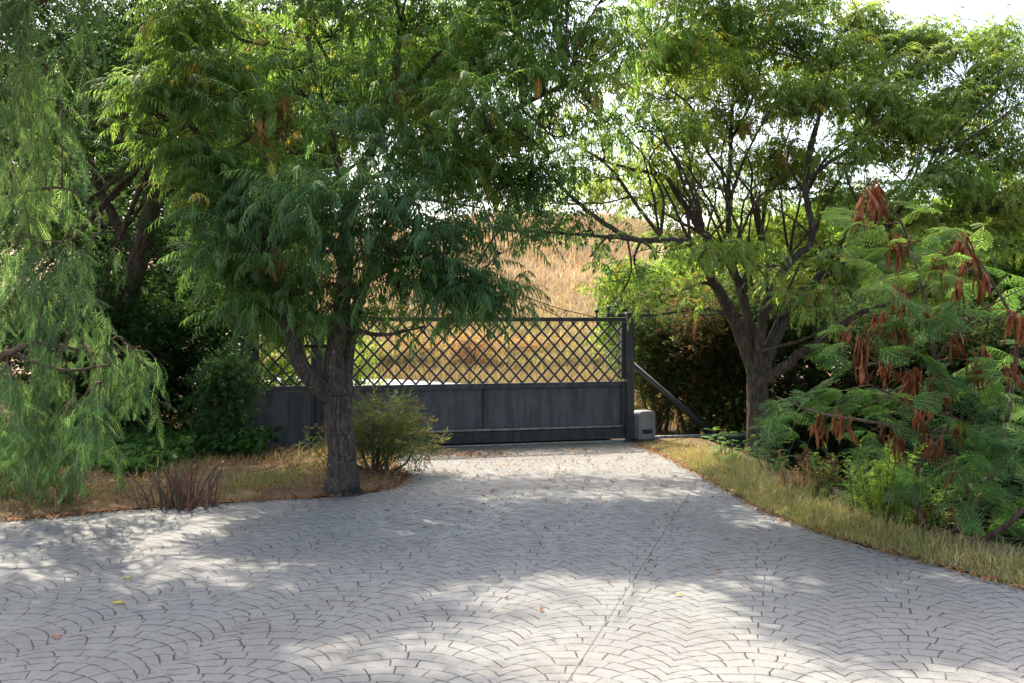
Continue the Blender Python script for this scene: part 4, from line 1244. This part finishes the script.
def hill_h(x, y):
    t = np.clip((y - 31) / 45, 0, 1)
    base = 9.2 * (t ** 0.85) * (1 + 0.06 * np.sin(x * 0.12 + 1) + 0.05 * np.sin(x * 0.31 + y * 0.1))
    return base - 0.12 + 0.35 * t * np.sin(x * 0.55) * np.sin(y * 0.4)


grid_sheet('hillside', np.arange(-90, 91, 1.5), np.concatenate([np.arange(30.8, 80, 1.0), [90, 120, 160]]), hill_h, M_HILL)


def sheet_from_poly(name, poly, mat, z=0.004, interior=None, zf=None, jitter=0.0):
    poly = np.asarray(poly, float)[:, :2]
    dense = []
    for i in range(len(poly)):
        a, b = poly[i], poly[(i + 1) % len(poly)]
        L = np.linalg.norm(b - a)
        n = max(1, int(L / 0.12)) if L < 14 else max(1, int(L / 1.0))
        for k in range(n):
            q = a + (b - a) * k / n
            dense.append(q + (rng.normal(0, jitter, 2) if jitter else 0))
    pts = [Vector((float(p[0]), float(p[1]))) for p in dense]
    n = len(pts)
    edges = [(i, (i + 1) % n) for i in range(n)]
    if interior is not None:
        pts += [Vector((float(p[0]), float(p[1]))) for p in interior]
    vo, eo, fo, *_ = delaunay_2d_cdt(pts, edges, [], 1, 1e-5)
    V = np.array([(v[0], v[1], 0.0) for v in vo])
    V[:, 2] = z if zf is None else zf(V[:, 0], V[:, 1])
    mb = MB()
    mb.add(V, np.array([f for f in fo if len(f) == 3]))
    o = mb.build(name, mat, None, True)
    tag(o, kind='structure')
    return o


IE = [(-330, 540), (-150, 532), (0, 522), (60, 517), (120, 511), (200, 505), (270, 501), (330, 497), (375, 492), (398, 486), (406, 478), (398, 470), (388, 462), (392, 454), (412, 446)]
IE_W = np.array([G(a, b) for a, b in IE])
GATE_R = G(628, 441)[:2]
GDIR = nrm(np.array([1.0, 0.28]))
GATE_L = GATE_R - GDIR * 4.19
right_far = [VE_W[i] for i in range(len(VE_W))]
drive_poly = [tuple(p[:2]) for p in IE_W] + [tuple(GATE_R - GDIR * 3.2 + np.array([0, 0.1])), tuple(GATE_R + np.array([0.1, 0.1]))] + [tuple(p[:2]) for p in right_far] \
    + [(3.75, 4.0), (5.0, -1.0), (6.0, -6.0), (-14, -6.0), (-14, 7.0)]
sheet_from_poly('driveway', drive_poly, M_PAVE, 0.004, None, None, 0.016)


def edge_dist(x, y, line):
    x, y = np.asarray(x, float), np.asarray(y, float)
    d = np.full(x.shape, 1e9)
    L = np.asarray(line)[:, :2]
    for a, b in zip(L[:-1], L[1:]):
        ab = b - a
        t = np.clip(((x - a[0]) * ab[0] + (y - a[1]) * ab[1]) / np.dot(ab, ab), 0, 1)
        d = np.minimum(d, np.hypot(x - a[0] - ab[0] * t, y - a[1] - ab[1] * t))
    return d


def island_h(x, y):
    d = edge_dist(x, y, IE_W)
    return 0.012 + 0.07 * (1 - np.exp(-d / 0.5)) + 0.012 * np.sin(x * 5) * np.sin(y * 4)


gl = GATE_R - GDIR * 6.8
isl_poly = [tuple(p[:2]) for p in IE_W] + [tuple(GATE_R - GDIR * 3.3 + np.array([0.0, -0.05])), (-3.4, 12.1), (-6, 13.0), (-12, 13.5), (-14, 7.2)]


def inside(x, y, poly):
    poly = np.asarray(poly)
    c = np.zeros(x.shape, bool)
    j = len(poly) - 1
    for i in range(len(poly)):
        xi, yi = poly[i]
        xj, yj = poly[j]
        m = ((yi > y) != (yj > y)) & (x < (xj - xi) * (y - yi) / (yj - yi + 1e-12) + xi)
        c ^= m
        j = i
    return c


qx, qy = np.meshgrid(np.arange(-13.9, 0.5, 0.16), np.arange(6.5, 13.6, 0.16))
qx, qy = qx.ravel() + rng.normal(0, 0.02, qx.size), qy.ravel() + rng.normal(0, 0.02, qx.size)
m = inside(qx, qy, isl_poly)
m &= edge_dist(qx, qy, isl_poly) > 0.08
sheet_from_poly('grass_island', isl_poly, M_SOIL, 0, np.stack([qx[m], qy[m]], 1), island_h)


def verge_h(x, y):
    d = x - verge_edge_x(y)
    return terrain(x, y) + 0.012 + 0.045 * (1 - np.exp(-np.maximum(d, 0) / 0.25)) + 0.01 * np.sin(x * 7) * np.sin(y * 6)


ver_poly = [tuple(p[:2]) for p in VE_W] + [(3.75, 4.0), (4.9, 4.0), (4.6, 6.2), (3.9, 9.0), (3.2, 12.0), (3.0, 13.5), (2.0, 13.62)]
qx, qy = np.meshgrid(np.arange(1.5, 5, 0.14), np.arange(4.0, 13.6, 0.14))
qx, qy = qx.ravel(), qy.ravel()
m = inside(qx, qy, ver_poly)
m &= edge_dist(qx, qy, ver_poly + [ver_poly[0]]) > 0.07
sheet_from_poly('right_verge', ver_poly, M_SOIL, 0, np.stack([qx[m], qy[m]], 1), verge_h)

# pale road beyond the gate
road_poly = [tuple(GATE_L + GDIR * 0.6 + np.array([-0.05, 0.35])), tuple(GATE_R + np.array([-0.2, 0.35])), (1.2, 18), (0.6, 22.0), (-0.2, 25.5), (-0.9, 26.6), (-3.2, 29.0), (-6, 30.6), (-12, 32.0), (-12, 24.5), (-5, 23.0), (-2.6, 20)]
sheet_from_poly('road', road_poly, M_ROAD, 0.004)


# ------------------------------------------------------------------ grass and litter
def blades(mb, x, y, z, h, w, lean, cols, bend=0.5):
    n = len(x)
    a = rng.random(n) * 6.28
    fa = rng.random(n) * 6.28
    hh = h * rng.uniform(0.45, 1.15, n)
    l = lean * rng.random(n) * hh
    base = np.stack([x, y, z], 1)
    side = np.stack([np.cos(fa), np.sin(fa), np.zeros(n)], 1) * (w * rng.uniform(0.7, 1.3, n))[:, None] * 0.5
    ln = np.stack([np.cos(a) * l, np.sin(a) * l, np.zeros(n)], 1)
    mid = base + ln * 0.35 + np.stack([np.zeros(n), np.zeros(n), hh * 0.6], 1)
    tip = base + ln + np.stack([np.zeros(n), np.zeros(n), hh * (1 - bend * 0.3 * lean)], 1)
    V = np.stack([base - side, base + side, mid + side * 0.8, mid - side * 0.8, tip], 1)
    o = np.arange(n)[:, None] * 5
    mb.add(V.reshape(-1, 3), [o + np.array([[0, 1, 2, 3]]), o + np.array([[3, 2, 4]])], np.repeat(cols, 5, 0))


def value_noise(x, y, s, seed=0):
    r = np.random.default_rng(seed)
    ph = r.random((6, 3)) * 6.28
    v = 0
    for i, p in enumerate(ph):
        f = s * (0.6 + 0.35 * i)
        v = v + np.sin(x * f * math.cos(p[0]) + y * f * math.sin(p[0]) + p[1])
    return v / 6


# verge grass
mb = MB()
n = 28000
y = 13.5 - (13.5 - 4.6) * rng.random(n) ** 0.9
d = np.abs(rng.normal(0, 0.26, n)) - 0.02 + 0.04 * value_noise(y, y * 0, 9, 4)
x = verge_edge_x(y) + d * np.clip(1.5 - (13.6 - y) * 0.12, 1.0, 1.5)
cl = value_noise(x, y, 4, 5) * 0.5 + 0.5
gcol = palette(n, [(0.4, 0.33, 0.13), (0.48, 0.4, 0.18), (0.28, 0.27, 0.09)], 0.15)
gcol2 = palette(n, [(0.19, 0.25, 0.08), (0.25, 0.29, 0.1), (0.14, 0.2, 0.06)], 0.15)
mix = np.clip(cl * 1.2 - 0.3 + (y < 10.5) * 0.05 - (y > 11.5) * 0.5, 0, 1)[:, None] * rng.random((n, 1)) * 1.5
col = gcol * (1 - np.clip(mix, 0, 1)) + gcol2 * np.clip(mix, 0, 1)
hgt = (0.045 + 0.09 * np.clip(d / 0.35, 0, 1)) * (0.55 + 0.6 * cl) * np.clip((14.2 - y) / 3, 0.3, 1)
hgt = hgt * rng.choice([0.7, 1.0, 1.7], n, p=[0.4, 0.45, 0.15])
blades(mb, x, y, verge_h(x, y) - 0.01, hgt, 0.0062, 1.1, col)
tag(mb.build('verge_grass', M_GRASS, None, False, True), kind='stuff')

# island grass
mb = MB()
n = 30000
x, y = rng.uniform(-8.5, -0.9, n), rng.uniform(8.0, 12.6, n)
ok = inside(x, y, isl_poly) & (value_noise(x, y, 3.2, 8) + rng.normal(0, 0.2, n) > 0.12)
x, y = x[ok], y[ok]
n = len(x)
c1 = palette(n, [(0.4, 0.31, 0.12), (0.48, 0.38, 0.18), (0.3, 0.22, 0.09)], 0.15)
c2 = palette(n, [(0.2, 0.24, 0.06), (0.27, 0.28, 0.08)], 0.15)
k = np.clip(value_noise(x, y, 2.5, 9) * 1.6 + 0.25 + rng.normal(0, 0.3, n), 0, 1)[:, None]
blades(mb, x, y, island_h(x, y) - 0.008, np.clip(0.04 + 0.1 * (value_noise(x, y, 4, 10) + 0.5), 0.03, 0.2) * rng.choice([0.7, 1.1, 2.0], n), 0.0065, 1.2, c1 * (1 - k) + c2 * k)
tag(mb.build('dry_grass', M_GRASS, None, False, True), kind='stuff')

# tall dry grass on the hill
mb = MB()
n = 70000
y = 31.5 + 44 * rng.random(n) ** 1.5
x = rng.uniform(-0.42, 0.3, n) * y * 0.55 - 0.02 * y
c1 = palette(n, [(0.36, 0.265, 0.165), (0.4, 0.3, 0.19), (0.3, 0.21, 0.13), (0.42, 0.35, 0.25)], 0.12) * (1 + 0.35 * value_noise(x, y, 0.35, 21))[:, None]
c2 = palette(n, [(0.3, 0.27, 0.11), (0.34, 0.28, 0.13)], 0.12)
k = np.clip((40 - y) / 6 + value_noise(x, y, 0.8, 12), 0, 1)[:, None] * 0.8
c = c1 * (1 - k) + c2 * k
hp = 0.75 + 0.4 * value_noise(x, y, 0.5, 13)
blades(mb, x, y, hill_h(x, y) - 0.05, hp, 0.05, 0.9, c)
tag(mb.build('tall_dry_grass', M_GRASS, None, False, True), kind='stuff')

# rough roadside grass between gate and hill, right of the road
mb = MB()
n = 26000
x, y = rng.uniform(-8, 6, n), rng.uniform(15.0, 33.5, n)
ok = ~inside(x, y, road_poly)
x, y = x[ok], y[ok]
n = len(x)
c = palette(n, [(0.28, 0.24, 0.1), (0.34, 0.27, 0.13), (0.2, 0.2, 0.07), (0.34, 0.22, 0.12), (0.26, 0.14, 0.08)], 0.15)
blades(mb, x, y, terrain(x, y) - 0.03, 0.5 + 0.3 * value_noise(x, y, 1.0, 15), 0.02, 0.7, c)
tag(mb.build('roadside_grass', M_GRASS, None, False, True), kind='stuff')

# ivy patch on the left bank
mb = MB()
n = 5200
x, y = rng.uniform(-6.5, -2.9, n), rng.uniform(9.9, 12.3, n)
lim = 10.35 + 0.25 * np.sin(x * 2.1) + 0.12 * np.sin(x * 5.3)
ok = (y > lim) & inside(x, y, isl_poly) & ~((x > -3.6) & (y < 11.3))
x, y = x[ok], y[ok]
n = len(x)
z = island_h(x, y) + 0.05 + np.clip((y - 10.3) * 0.1, 0, 0.16) * rng.random(n) + 0.1 * rng.random(n)
instance(mb, T_IVY, np.stack([x, y, z], 1), rng.random(n) * 6.28, rng.normal(0.0, 0.35, n), rng.normal(0, 0.4, n), rng.uniform(0.7, 1.3, n), palette(n, [(0.05, 0.12, 0.03), (0.08, 0.16, 0.04), (0.06, 0.14, 0.035)], 0.15))
tag(mb.build('ivy_ground_cover', M_LEAF, None, False, True), kind='stuff')

# dry leaves
T_DRYLEAF = []
for _ in range(6):
    V, F, K = [], [], []
    rhomb(V, F, K, np.array([-0.025, 0, 0.004]), np.array([1.0, 0, 0.1]), np.array([0, 0, 1.0]), 0.055 * _tr.uniform(0.8, 1.2), 0.02 * _tr.uniform(0.8, 1.4), np.ones(3), _tr.uniform(-0.25, 0.15))
    T_DRYLEAF.append((np.array(V), np.array(F), np.array(K)))
BROWN = [(0.2, 0.09, 0.04), (0.28, 0.13, 0.06), (0.15, 0.08, 0.045), (0.32, 0.18, 0.07)]


def litter(name, x, y, z, cols, sc=1.0, tilt=0.3):
    mb = MB()
    n = len(x)
    instance(mb, T_DRYLEAF, np.stack([x, y, z], 1), rng.random(n) * 6.28, rng.normal(0.05, tilt, n), rng.normal(0, tilt, n), sc * rng.uniform(0.6, 1.25, n), palette(n, cols, 0.2))
    return tag(mb.build(name, M_DRY, None, False, True), kind='stuff')


n = 9000
x, y = rng.uniform(-8, -0.9, n), rng.uniform(8.2, 12.6, n)
dt = np.hypot(x - fb[0], y - fb[1])
ok = inside(x, y, isl_poly) & (rng.random(n) < np.clip(0.6 * np.exp(-dt / 2.2) + 0.45 + 0.7 * (edge_dist(x, y, IE_W) < 0.12), 0, 1))
litter('leaf_litter', x[ok], y[ok], island_h(x[ok], y[ok]) + 0.02 + 0.03 * rng.random(ok.sum()), BROWN, 1.0, 0.35)
# swept along the paving edges
n = 1700
s = rng.random(n) * (len(IE_W) - 1)
i0 = s.astype(int)
f = (s - i0)[:, None]
q = IE_W[i0] * (1 - f) + IE_W[i0 + 1] * f
q = q + np.stack([rng.normal(0, 0.05, n), rng.normal(-0.02, 0.06, n), np.zeros(n)], 1)
sv = rng.random(900)
yv = 5.5 + 8 * sv
xv = verge_edge_x(yv) + rng.normal(-0.02, 0.05, 900)
litter('edge_leaf_litter', np.concatenate([q[:, 0], xv]), np.concatenate([q[:, 1], yv]), np.full(n + 900, 0.018), BROWN, 0.9, 0.25)
# strewn over the drive
n = 900
yy = 13.0 - np.abs(rng.normal(0, 2.6, n))
xx = rng.normal(0.1, 1.0, n) * (0.7 + 0.05 * yy)
ok = inside(xx, yy, drive_poly) & (yy > 4.7)
litter('fallen_leaves', xx[ok], yy[ok], np.full(ok.sum(), 0.012), BROWN, 0.95, 0.15)
n = 260
litter('leaf_drift', G(470, 455)[0] + rng.normal(0, 0.28, n), G(470, 455)[1] + rng.normal(0, 0.14, n), np.full(n, 0.014), BROWN, 0.9, 0.2)


def fallen_leaf(px, py, ln, wd, col, label, rot):
    g = G(px, py)
    mb = MB()
    V = []
    prof = [0.05, 0.5, 0.9, 1.0, 0.8, 0.4, 0.03]
    for i, w in enumerate(prof):
        xx = (i / 6 - 0.5) * ln
        zz = 0.008 + 0.006 * math.cos((i / 6 - 0.5) * 3)
        for s_ in (-1, 0, 1):
            V.append((xx, s_ * w * wd / 2, zz + (0.006 if s_ else 0)))
    V = np.array(V)
    idx = np.arange(21).reshape(7, 3)
    F = np.concatenate([np.stack([idx[:-1, j], idx[:-1, j + 1], idx[1:, j + 1], idx[1:, j]], -1) for j in (0, 1)])
    mb.add(V, F, np.tile(np.array(col), (21, 1)))
    o = mb.build('fallen_leaf', M_DRY, None, True, True)
    o.location = tuple(g)
    o.rotation_euler = (0, 0, rot)
    tag(o, label, 'leaf')


fallen_leaf(118, 605, 0.075, 0.035, (0.55, 0.42, 0.03), 'bright yellow fallen leaf alone on the shaded paving at left', 0.1)
fallen_leaf(128, 580, 0.045, 0.03, (0.5, 0.4, 0.05), 'small pale yellow leaf on the paving just behind the bright yellow one', 0.6)
fallen_leaf(57, 639, 0.05, 0.03, (0.45, 0.16, 0.05), 'small orange leaf on the paving at lower left', 0.3)
fallen_leaf(604, 503, 0.06, 0.04, (0.45, 0.3, 0.05), 'yellowish leaf in the middle of the drive', 1.0)
fallen_leaf(679, 597, 0.05, 0.03, (0.42, 0.38, 0.08), 'pale green yellow leaf beside the straight paving joint', 0.2)
fallen_leaf(664, 486, 0.08, 0.05, (0.4, 0.22, 0.05), 'orange brown leaf near the right verge of the drive', 0.5)

# ------------------------------------------------------------------ gate, fence panel, posts
g_ang = math.atan2(GDIR[1], GDIR[0])
GLEN = 4.19
ZT, ZR = 1.70, 0.79          # top beam, middle rail centre
# local frame: x from the left post (0) to the right post (GLEN), y towards the road
gate = thing('sliding_gate', (GATE_L[0], GATE_L[1], 0.0), 'dark grey cantilever sliding gate with diamond lattice above plain steel panels', 'gate', None, g_ang)


def lattice(name, parent, x0, x1, z0, z1, pw=0.18, ph=0.197, bw=0.026, y=0.0):
    bm = bmesh.new()
    for sgn, yo in ((1, -0.006), (-1, 0.006)):
        k = ph / pw * sgn
        c = -40 * ph
        while c < 40 * ph:
            # z = z0 + k (x - x0) + c, clip to the rectangle
            pts = []
            for xx in (x0, x1):
                zz = z0 + k * (xx - x0) + c
                if z0 <= zz <= z1:
                    pts.append((xx, zz))
            for zz in (z0, z1):
                xx = x0 + (zz - z0 - c) / k
                if x0 < xx < x1:
                    pts.append((xx, zz))
            if len(pts) >= 2:
                pts.sort()
                a, b = pts[0], pts[-1]
                L = math.hypot(b[0] - a[0], b[1] - a[1])
                if L > 0.03:
                    an = -math.atan2(b[1] - a[1], b[0] - a[0])
                    M = Matrix.Translation(((a[0] + b[0]) / 2, y + yo, (a[1] + b[1]) / 2)) @ Matrix.Rotation(an, 4, 'Y')
                    bmesh.ops.create_cube(bm, size=1, matrix=M @ Matrix.Diagonal((L, 0.011, bw, 1)))
            c += ph
    return bm_obj(name, bm, M_GATE, parent)


XR = GLEN - 0.05
boxes_mesh('frame', M_GATE, gate, [
    (XR / 2 + 0.05, 0, ZT - 0.025, XR - 0.1, 0.06, 0.055), (XR / 2 + 0.05, 0, ZR, XR - 0.1, 0.07, 0.075),
    (0.12, 0.003, (ZR + ZT) / 2, 0.05, 0.05, ZT - ZR - 0.13), (XR - 0.03, 0.003, (ZR + ZT) / 2, 0.05, 0.05, ZT - ZR - 0.13),
    (0.12, 0.003, 0.47, 0.05, 0.05, 0.56), (XR - 0.03, 0.003, 0.47, 0.05, 0.05, 0.56), (2.16, 0.003, 0.47, 0.055, 0.05, 0.56)], 0.004)
lattice('lattice', gate, 0.15, XR - 0.06, ZR + 0.04, ZT - 0.055)
boxes_mesh('panel', M_PANEL, gate, [((0.145 + 2.15) / 2, 0.03, 0.47, 2.04, 0.012, 0.56)], 0)
boxes_mesh('panel', M_PANEL, gate, [((2.17 + XR - 0.04) / 2, 0.03, 0.47, XR - 0.04 - 2.17, 0.012, 0.56)], 0)
boxes_mesh('bottom_beam', M_IRON, gate, [(XR / 2 + 0.05, 0.02, 0.115, XR - 0.1, 0.1, 0.15)], 0.006)
tubes_local('bottom_rail', M_STEEL, gate, [([(0.15, -0.035, 0.212), (1.2, -0.037, 0.213), (2.4, -0.036, 0.211), (XR - 0.05, -0.035, 0.212)], 0.014, 8)])
tubes_local('brace', M_GATE, gate, [([(GLEN + 0.02, 0.09, 1.13), (GLEN + 1.32, 0.09, 0.06)], 0.036, 4)], False)
boxes_mesh('tail_rail', M_STEEL, gate, [(GLEN + 2.45, 0.09, 0.03, 4.7, 0.07, 0.035)], 0.003)
# ironwork on top: two sweeping curves and scrolls, mirrored about the middle
orn = []
XM = 2.1
for s in (1, -1):
    f = lambda q: [(XM + s * a, 0.0, b) for a, b in q]
    orn.append((catmull(f([(0.0, 2.04), (0.35, 2.03), (0.72, 1.94), (1.1, 1.82), (1.62, 1.705)]), 6), 0.007, 6))
    orn.append((catmull(f([(0.45, 1.98), (0.72, 1.88), (1.0, 1.75), (1.12, 1.705)]), 6), 0.006, 6))
    sp = [(1.17 + 0.045 * (1 - 0.13 * k) * math.cos(k * 0.7 - 1.6), 1.765 + 0.045 * (1 - 0.1 * k) * math.sin(k * 0.7 - 1.6)) for k in range(9)]
    orn.append((catmull(f(sp), 3), 0.006, 6))
tubes_local('scrollwork', M_IRON, gate, orn)

# right gate post with guide arm and rollers
post = thing('gate_post', (GATE_R[0], GATE_R[1], 0.0), 'dark steel gate post with guide arm and two ball rollers right of the lattice', 'post', None, g_ang)
boxes_mesh('post_tube', M_GATE, post, [(0.0, -0.05, 0.87, 0.1, 0.1, 1.74)], 0.006)
boxes_mesh('post_cap', M_GATE, post, [(0.0, -0.05, 1.755, 0.115, 0.115, 0.026)], 0.004)
boxes_mesh('guide_arm', M_GATE, post, [(0.03, 0.06, 1.735, 0.66, 0.05, 0.05)], 0.004)
boxes_mesh('base_plate', M_IRON, post, [(0.0, -0.05, 0.008, 0.2, 0.2, 0.012)], 0.002)
for xx in (-0.47, -0.25):
    bm = bmesh.new()
    bmesh.ops.create_uvsphere(bm, u_segments=16, v_segments=10, radius=0.033, matrix=Matrix.Translation((xx, -0.02 if xx < -0.3 else 0.1, 1.79 if xx < -0.3 else 1.84)))
    bmesh.ops.create_cone(bm, cap_ends=True, segments=10, radius1=0.012, radius2=0.012, depth=0.09, matrix=Matrix.Translation((xx, -0.02 if xx < -0.3 else 0.1, 1.735 if xx < -0.3 else 1.785)))
    bm_obj('roller', bm, M_IRON, post, True)

# left post and fixed fence panel
lp = thing('gate_post', (GATE_L[0], GATE_L[1], 0.0), 'ribbed dark steel gate post behind the forked trunk', 'post', None, g_ang)
boxes_mesh('post_tube', M_GATE, lp, [(0.0, 0.0, 0.86, 0.12, 0.1, 1.72)], 0.008)
boxes_mesh('rib', M_GATE, lp, [(-0.03, -0.058, 0.86, 0.018, 0.016, 1.7), (0.03, -0.058, 0.86, 0.018, 0.016, 1.7)], 0.002)
boxes_mesh('post_cap', M_GATE, lp, [(0.0, 0.0, 1.735, 0.14, 0.12, 0.024)], 0.004)
fp = GATE_L - GDIR * 1.06
fence = thing('fence_panel', (fp[0], fp[1], 0.0), 'short fixed fence panel with lattice over a dark steel sheet left of the forked trunk', 'fence', None, g_ang)
bm = bmesh.new()
ol = [(0.08, 0.02), (0.97, 0.02), (0.97, 0.76)] + [(0.2 - 0.12 * math.sin(a), 0.64 + 0.12 * math.cos(a)) for a in np.linspace(0, math.pi / 2, 7)]
vs = [bm.verts.new((a, -0.006, b)) for a, b in ol]
fc = bm.faces.new(vs)
ex = bmesh.ops.extrude_face_region(bm, geom=[fc])
bmesh.ops.translate(bm, vec=(0, 0.014, 0), verts=[v for v in ex['geom'] if isinstance(v, bmesh.types.BMVert)])
bm_obj('panel', bm, M_PANEL, fence)
boxes_mesh('frame', M_GATE, fence, [(0.505, 0, 0.8, 0.985, 0.06, 0.07), (0.505, 0, 1.66, 0.985, 0.06, 0.05), (0.04, 0.003, 0.86, 0.045, 0.045, 1.54), (0.976, 0.003, 0.86, 0.045, 0.045, 1.54)], 0.004)
lattice('lattice', fence, 0.065, 0.95, 0.838, 1.633)

# track line on the paving and the low beam that carries the tail
trk = boxes_mesh('gate_track', M_STEEL, None, [(GLEN / 2, -0.02, 0.012, GLEN - 0.2, 0.07, 0.016)], 0.003)
trk.location = (GATE_L[0], GATE_L[1] - 0.02, 0)
trk.rotation_euler = (0, 0, g_ang)
tag(trk, 'thin steel ground track under the sliding gate across the drive', 'track')
beam = boxes_mesh('track_beam', M_KERB, None, [(GLEN + 2.75, 0.09, -0.19, 5.2, 0.2, 0.4)], 0.01)
beam.location = (GATE_L[0], GATE_L[1], 0)
beam.rotation_euler = (0, 0, g_ang)
tag(beam, 'long low dark beam carrying the gate tail behind the brown trunk', 'beam')

# motor box
mp = GATE_R + GDIR * 0.21 + np.array([0.0, -0.12])
motor = thing('gate_motor', (mp[0], mp[1], 0.0), 'weathered grey gate motor box with black slot beside the gate post', 'motor', None, g_ang)
bm = bmesh.new()
prof = [(-0.12, 0.045), (0.12, 0.045), (0.12, 0.41)] + [(0.115 - 0.015, 0.425)] + [(-0.05 - 0.07 * math.sin(a), 0.355 + 0.07 * math.cos(a)) for a in np.linspace(0, math.pi / 2, 7)]
vs = [bm.verts.new((a, -0.13, b)) for a, b in prof]
fc = bm.faces.new(vs)
ex = bmesh.ops.extrude_face_region(bm, geom=[fc])
bmesh.ops.translate(bm, vec=(0, 0.26, 0), verts=[v for v in ex['geom'] if isinstance(v, bmesh.types.BMVert)])
bmesh.ops.bevel(bm, geom=bm.edges[:], offset=0.006, segments=2, affect='EDGES')
housing = bm_obj('housing', bm, M_MOTOR, motor)
boxes_mesh('slot', M_BLACK, housing, [(0.005, -0.133, 0.15, 0.14, 0.008, 0.06)], 0.002)
boxes_mesh('base_plate', M_IRON, motor, [(0.0, 0.0, 0.022, 0.3, 0.3, 0.042)], 0.003)
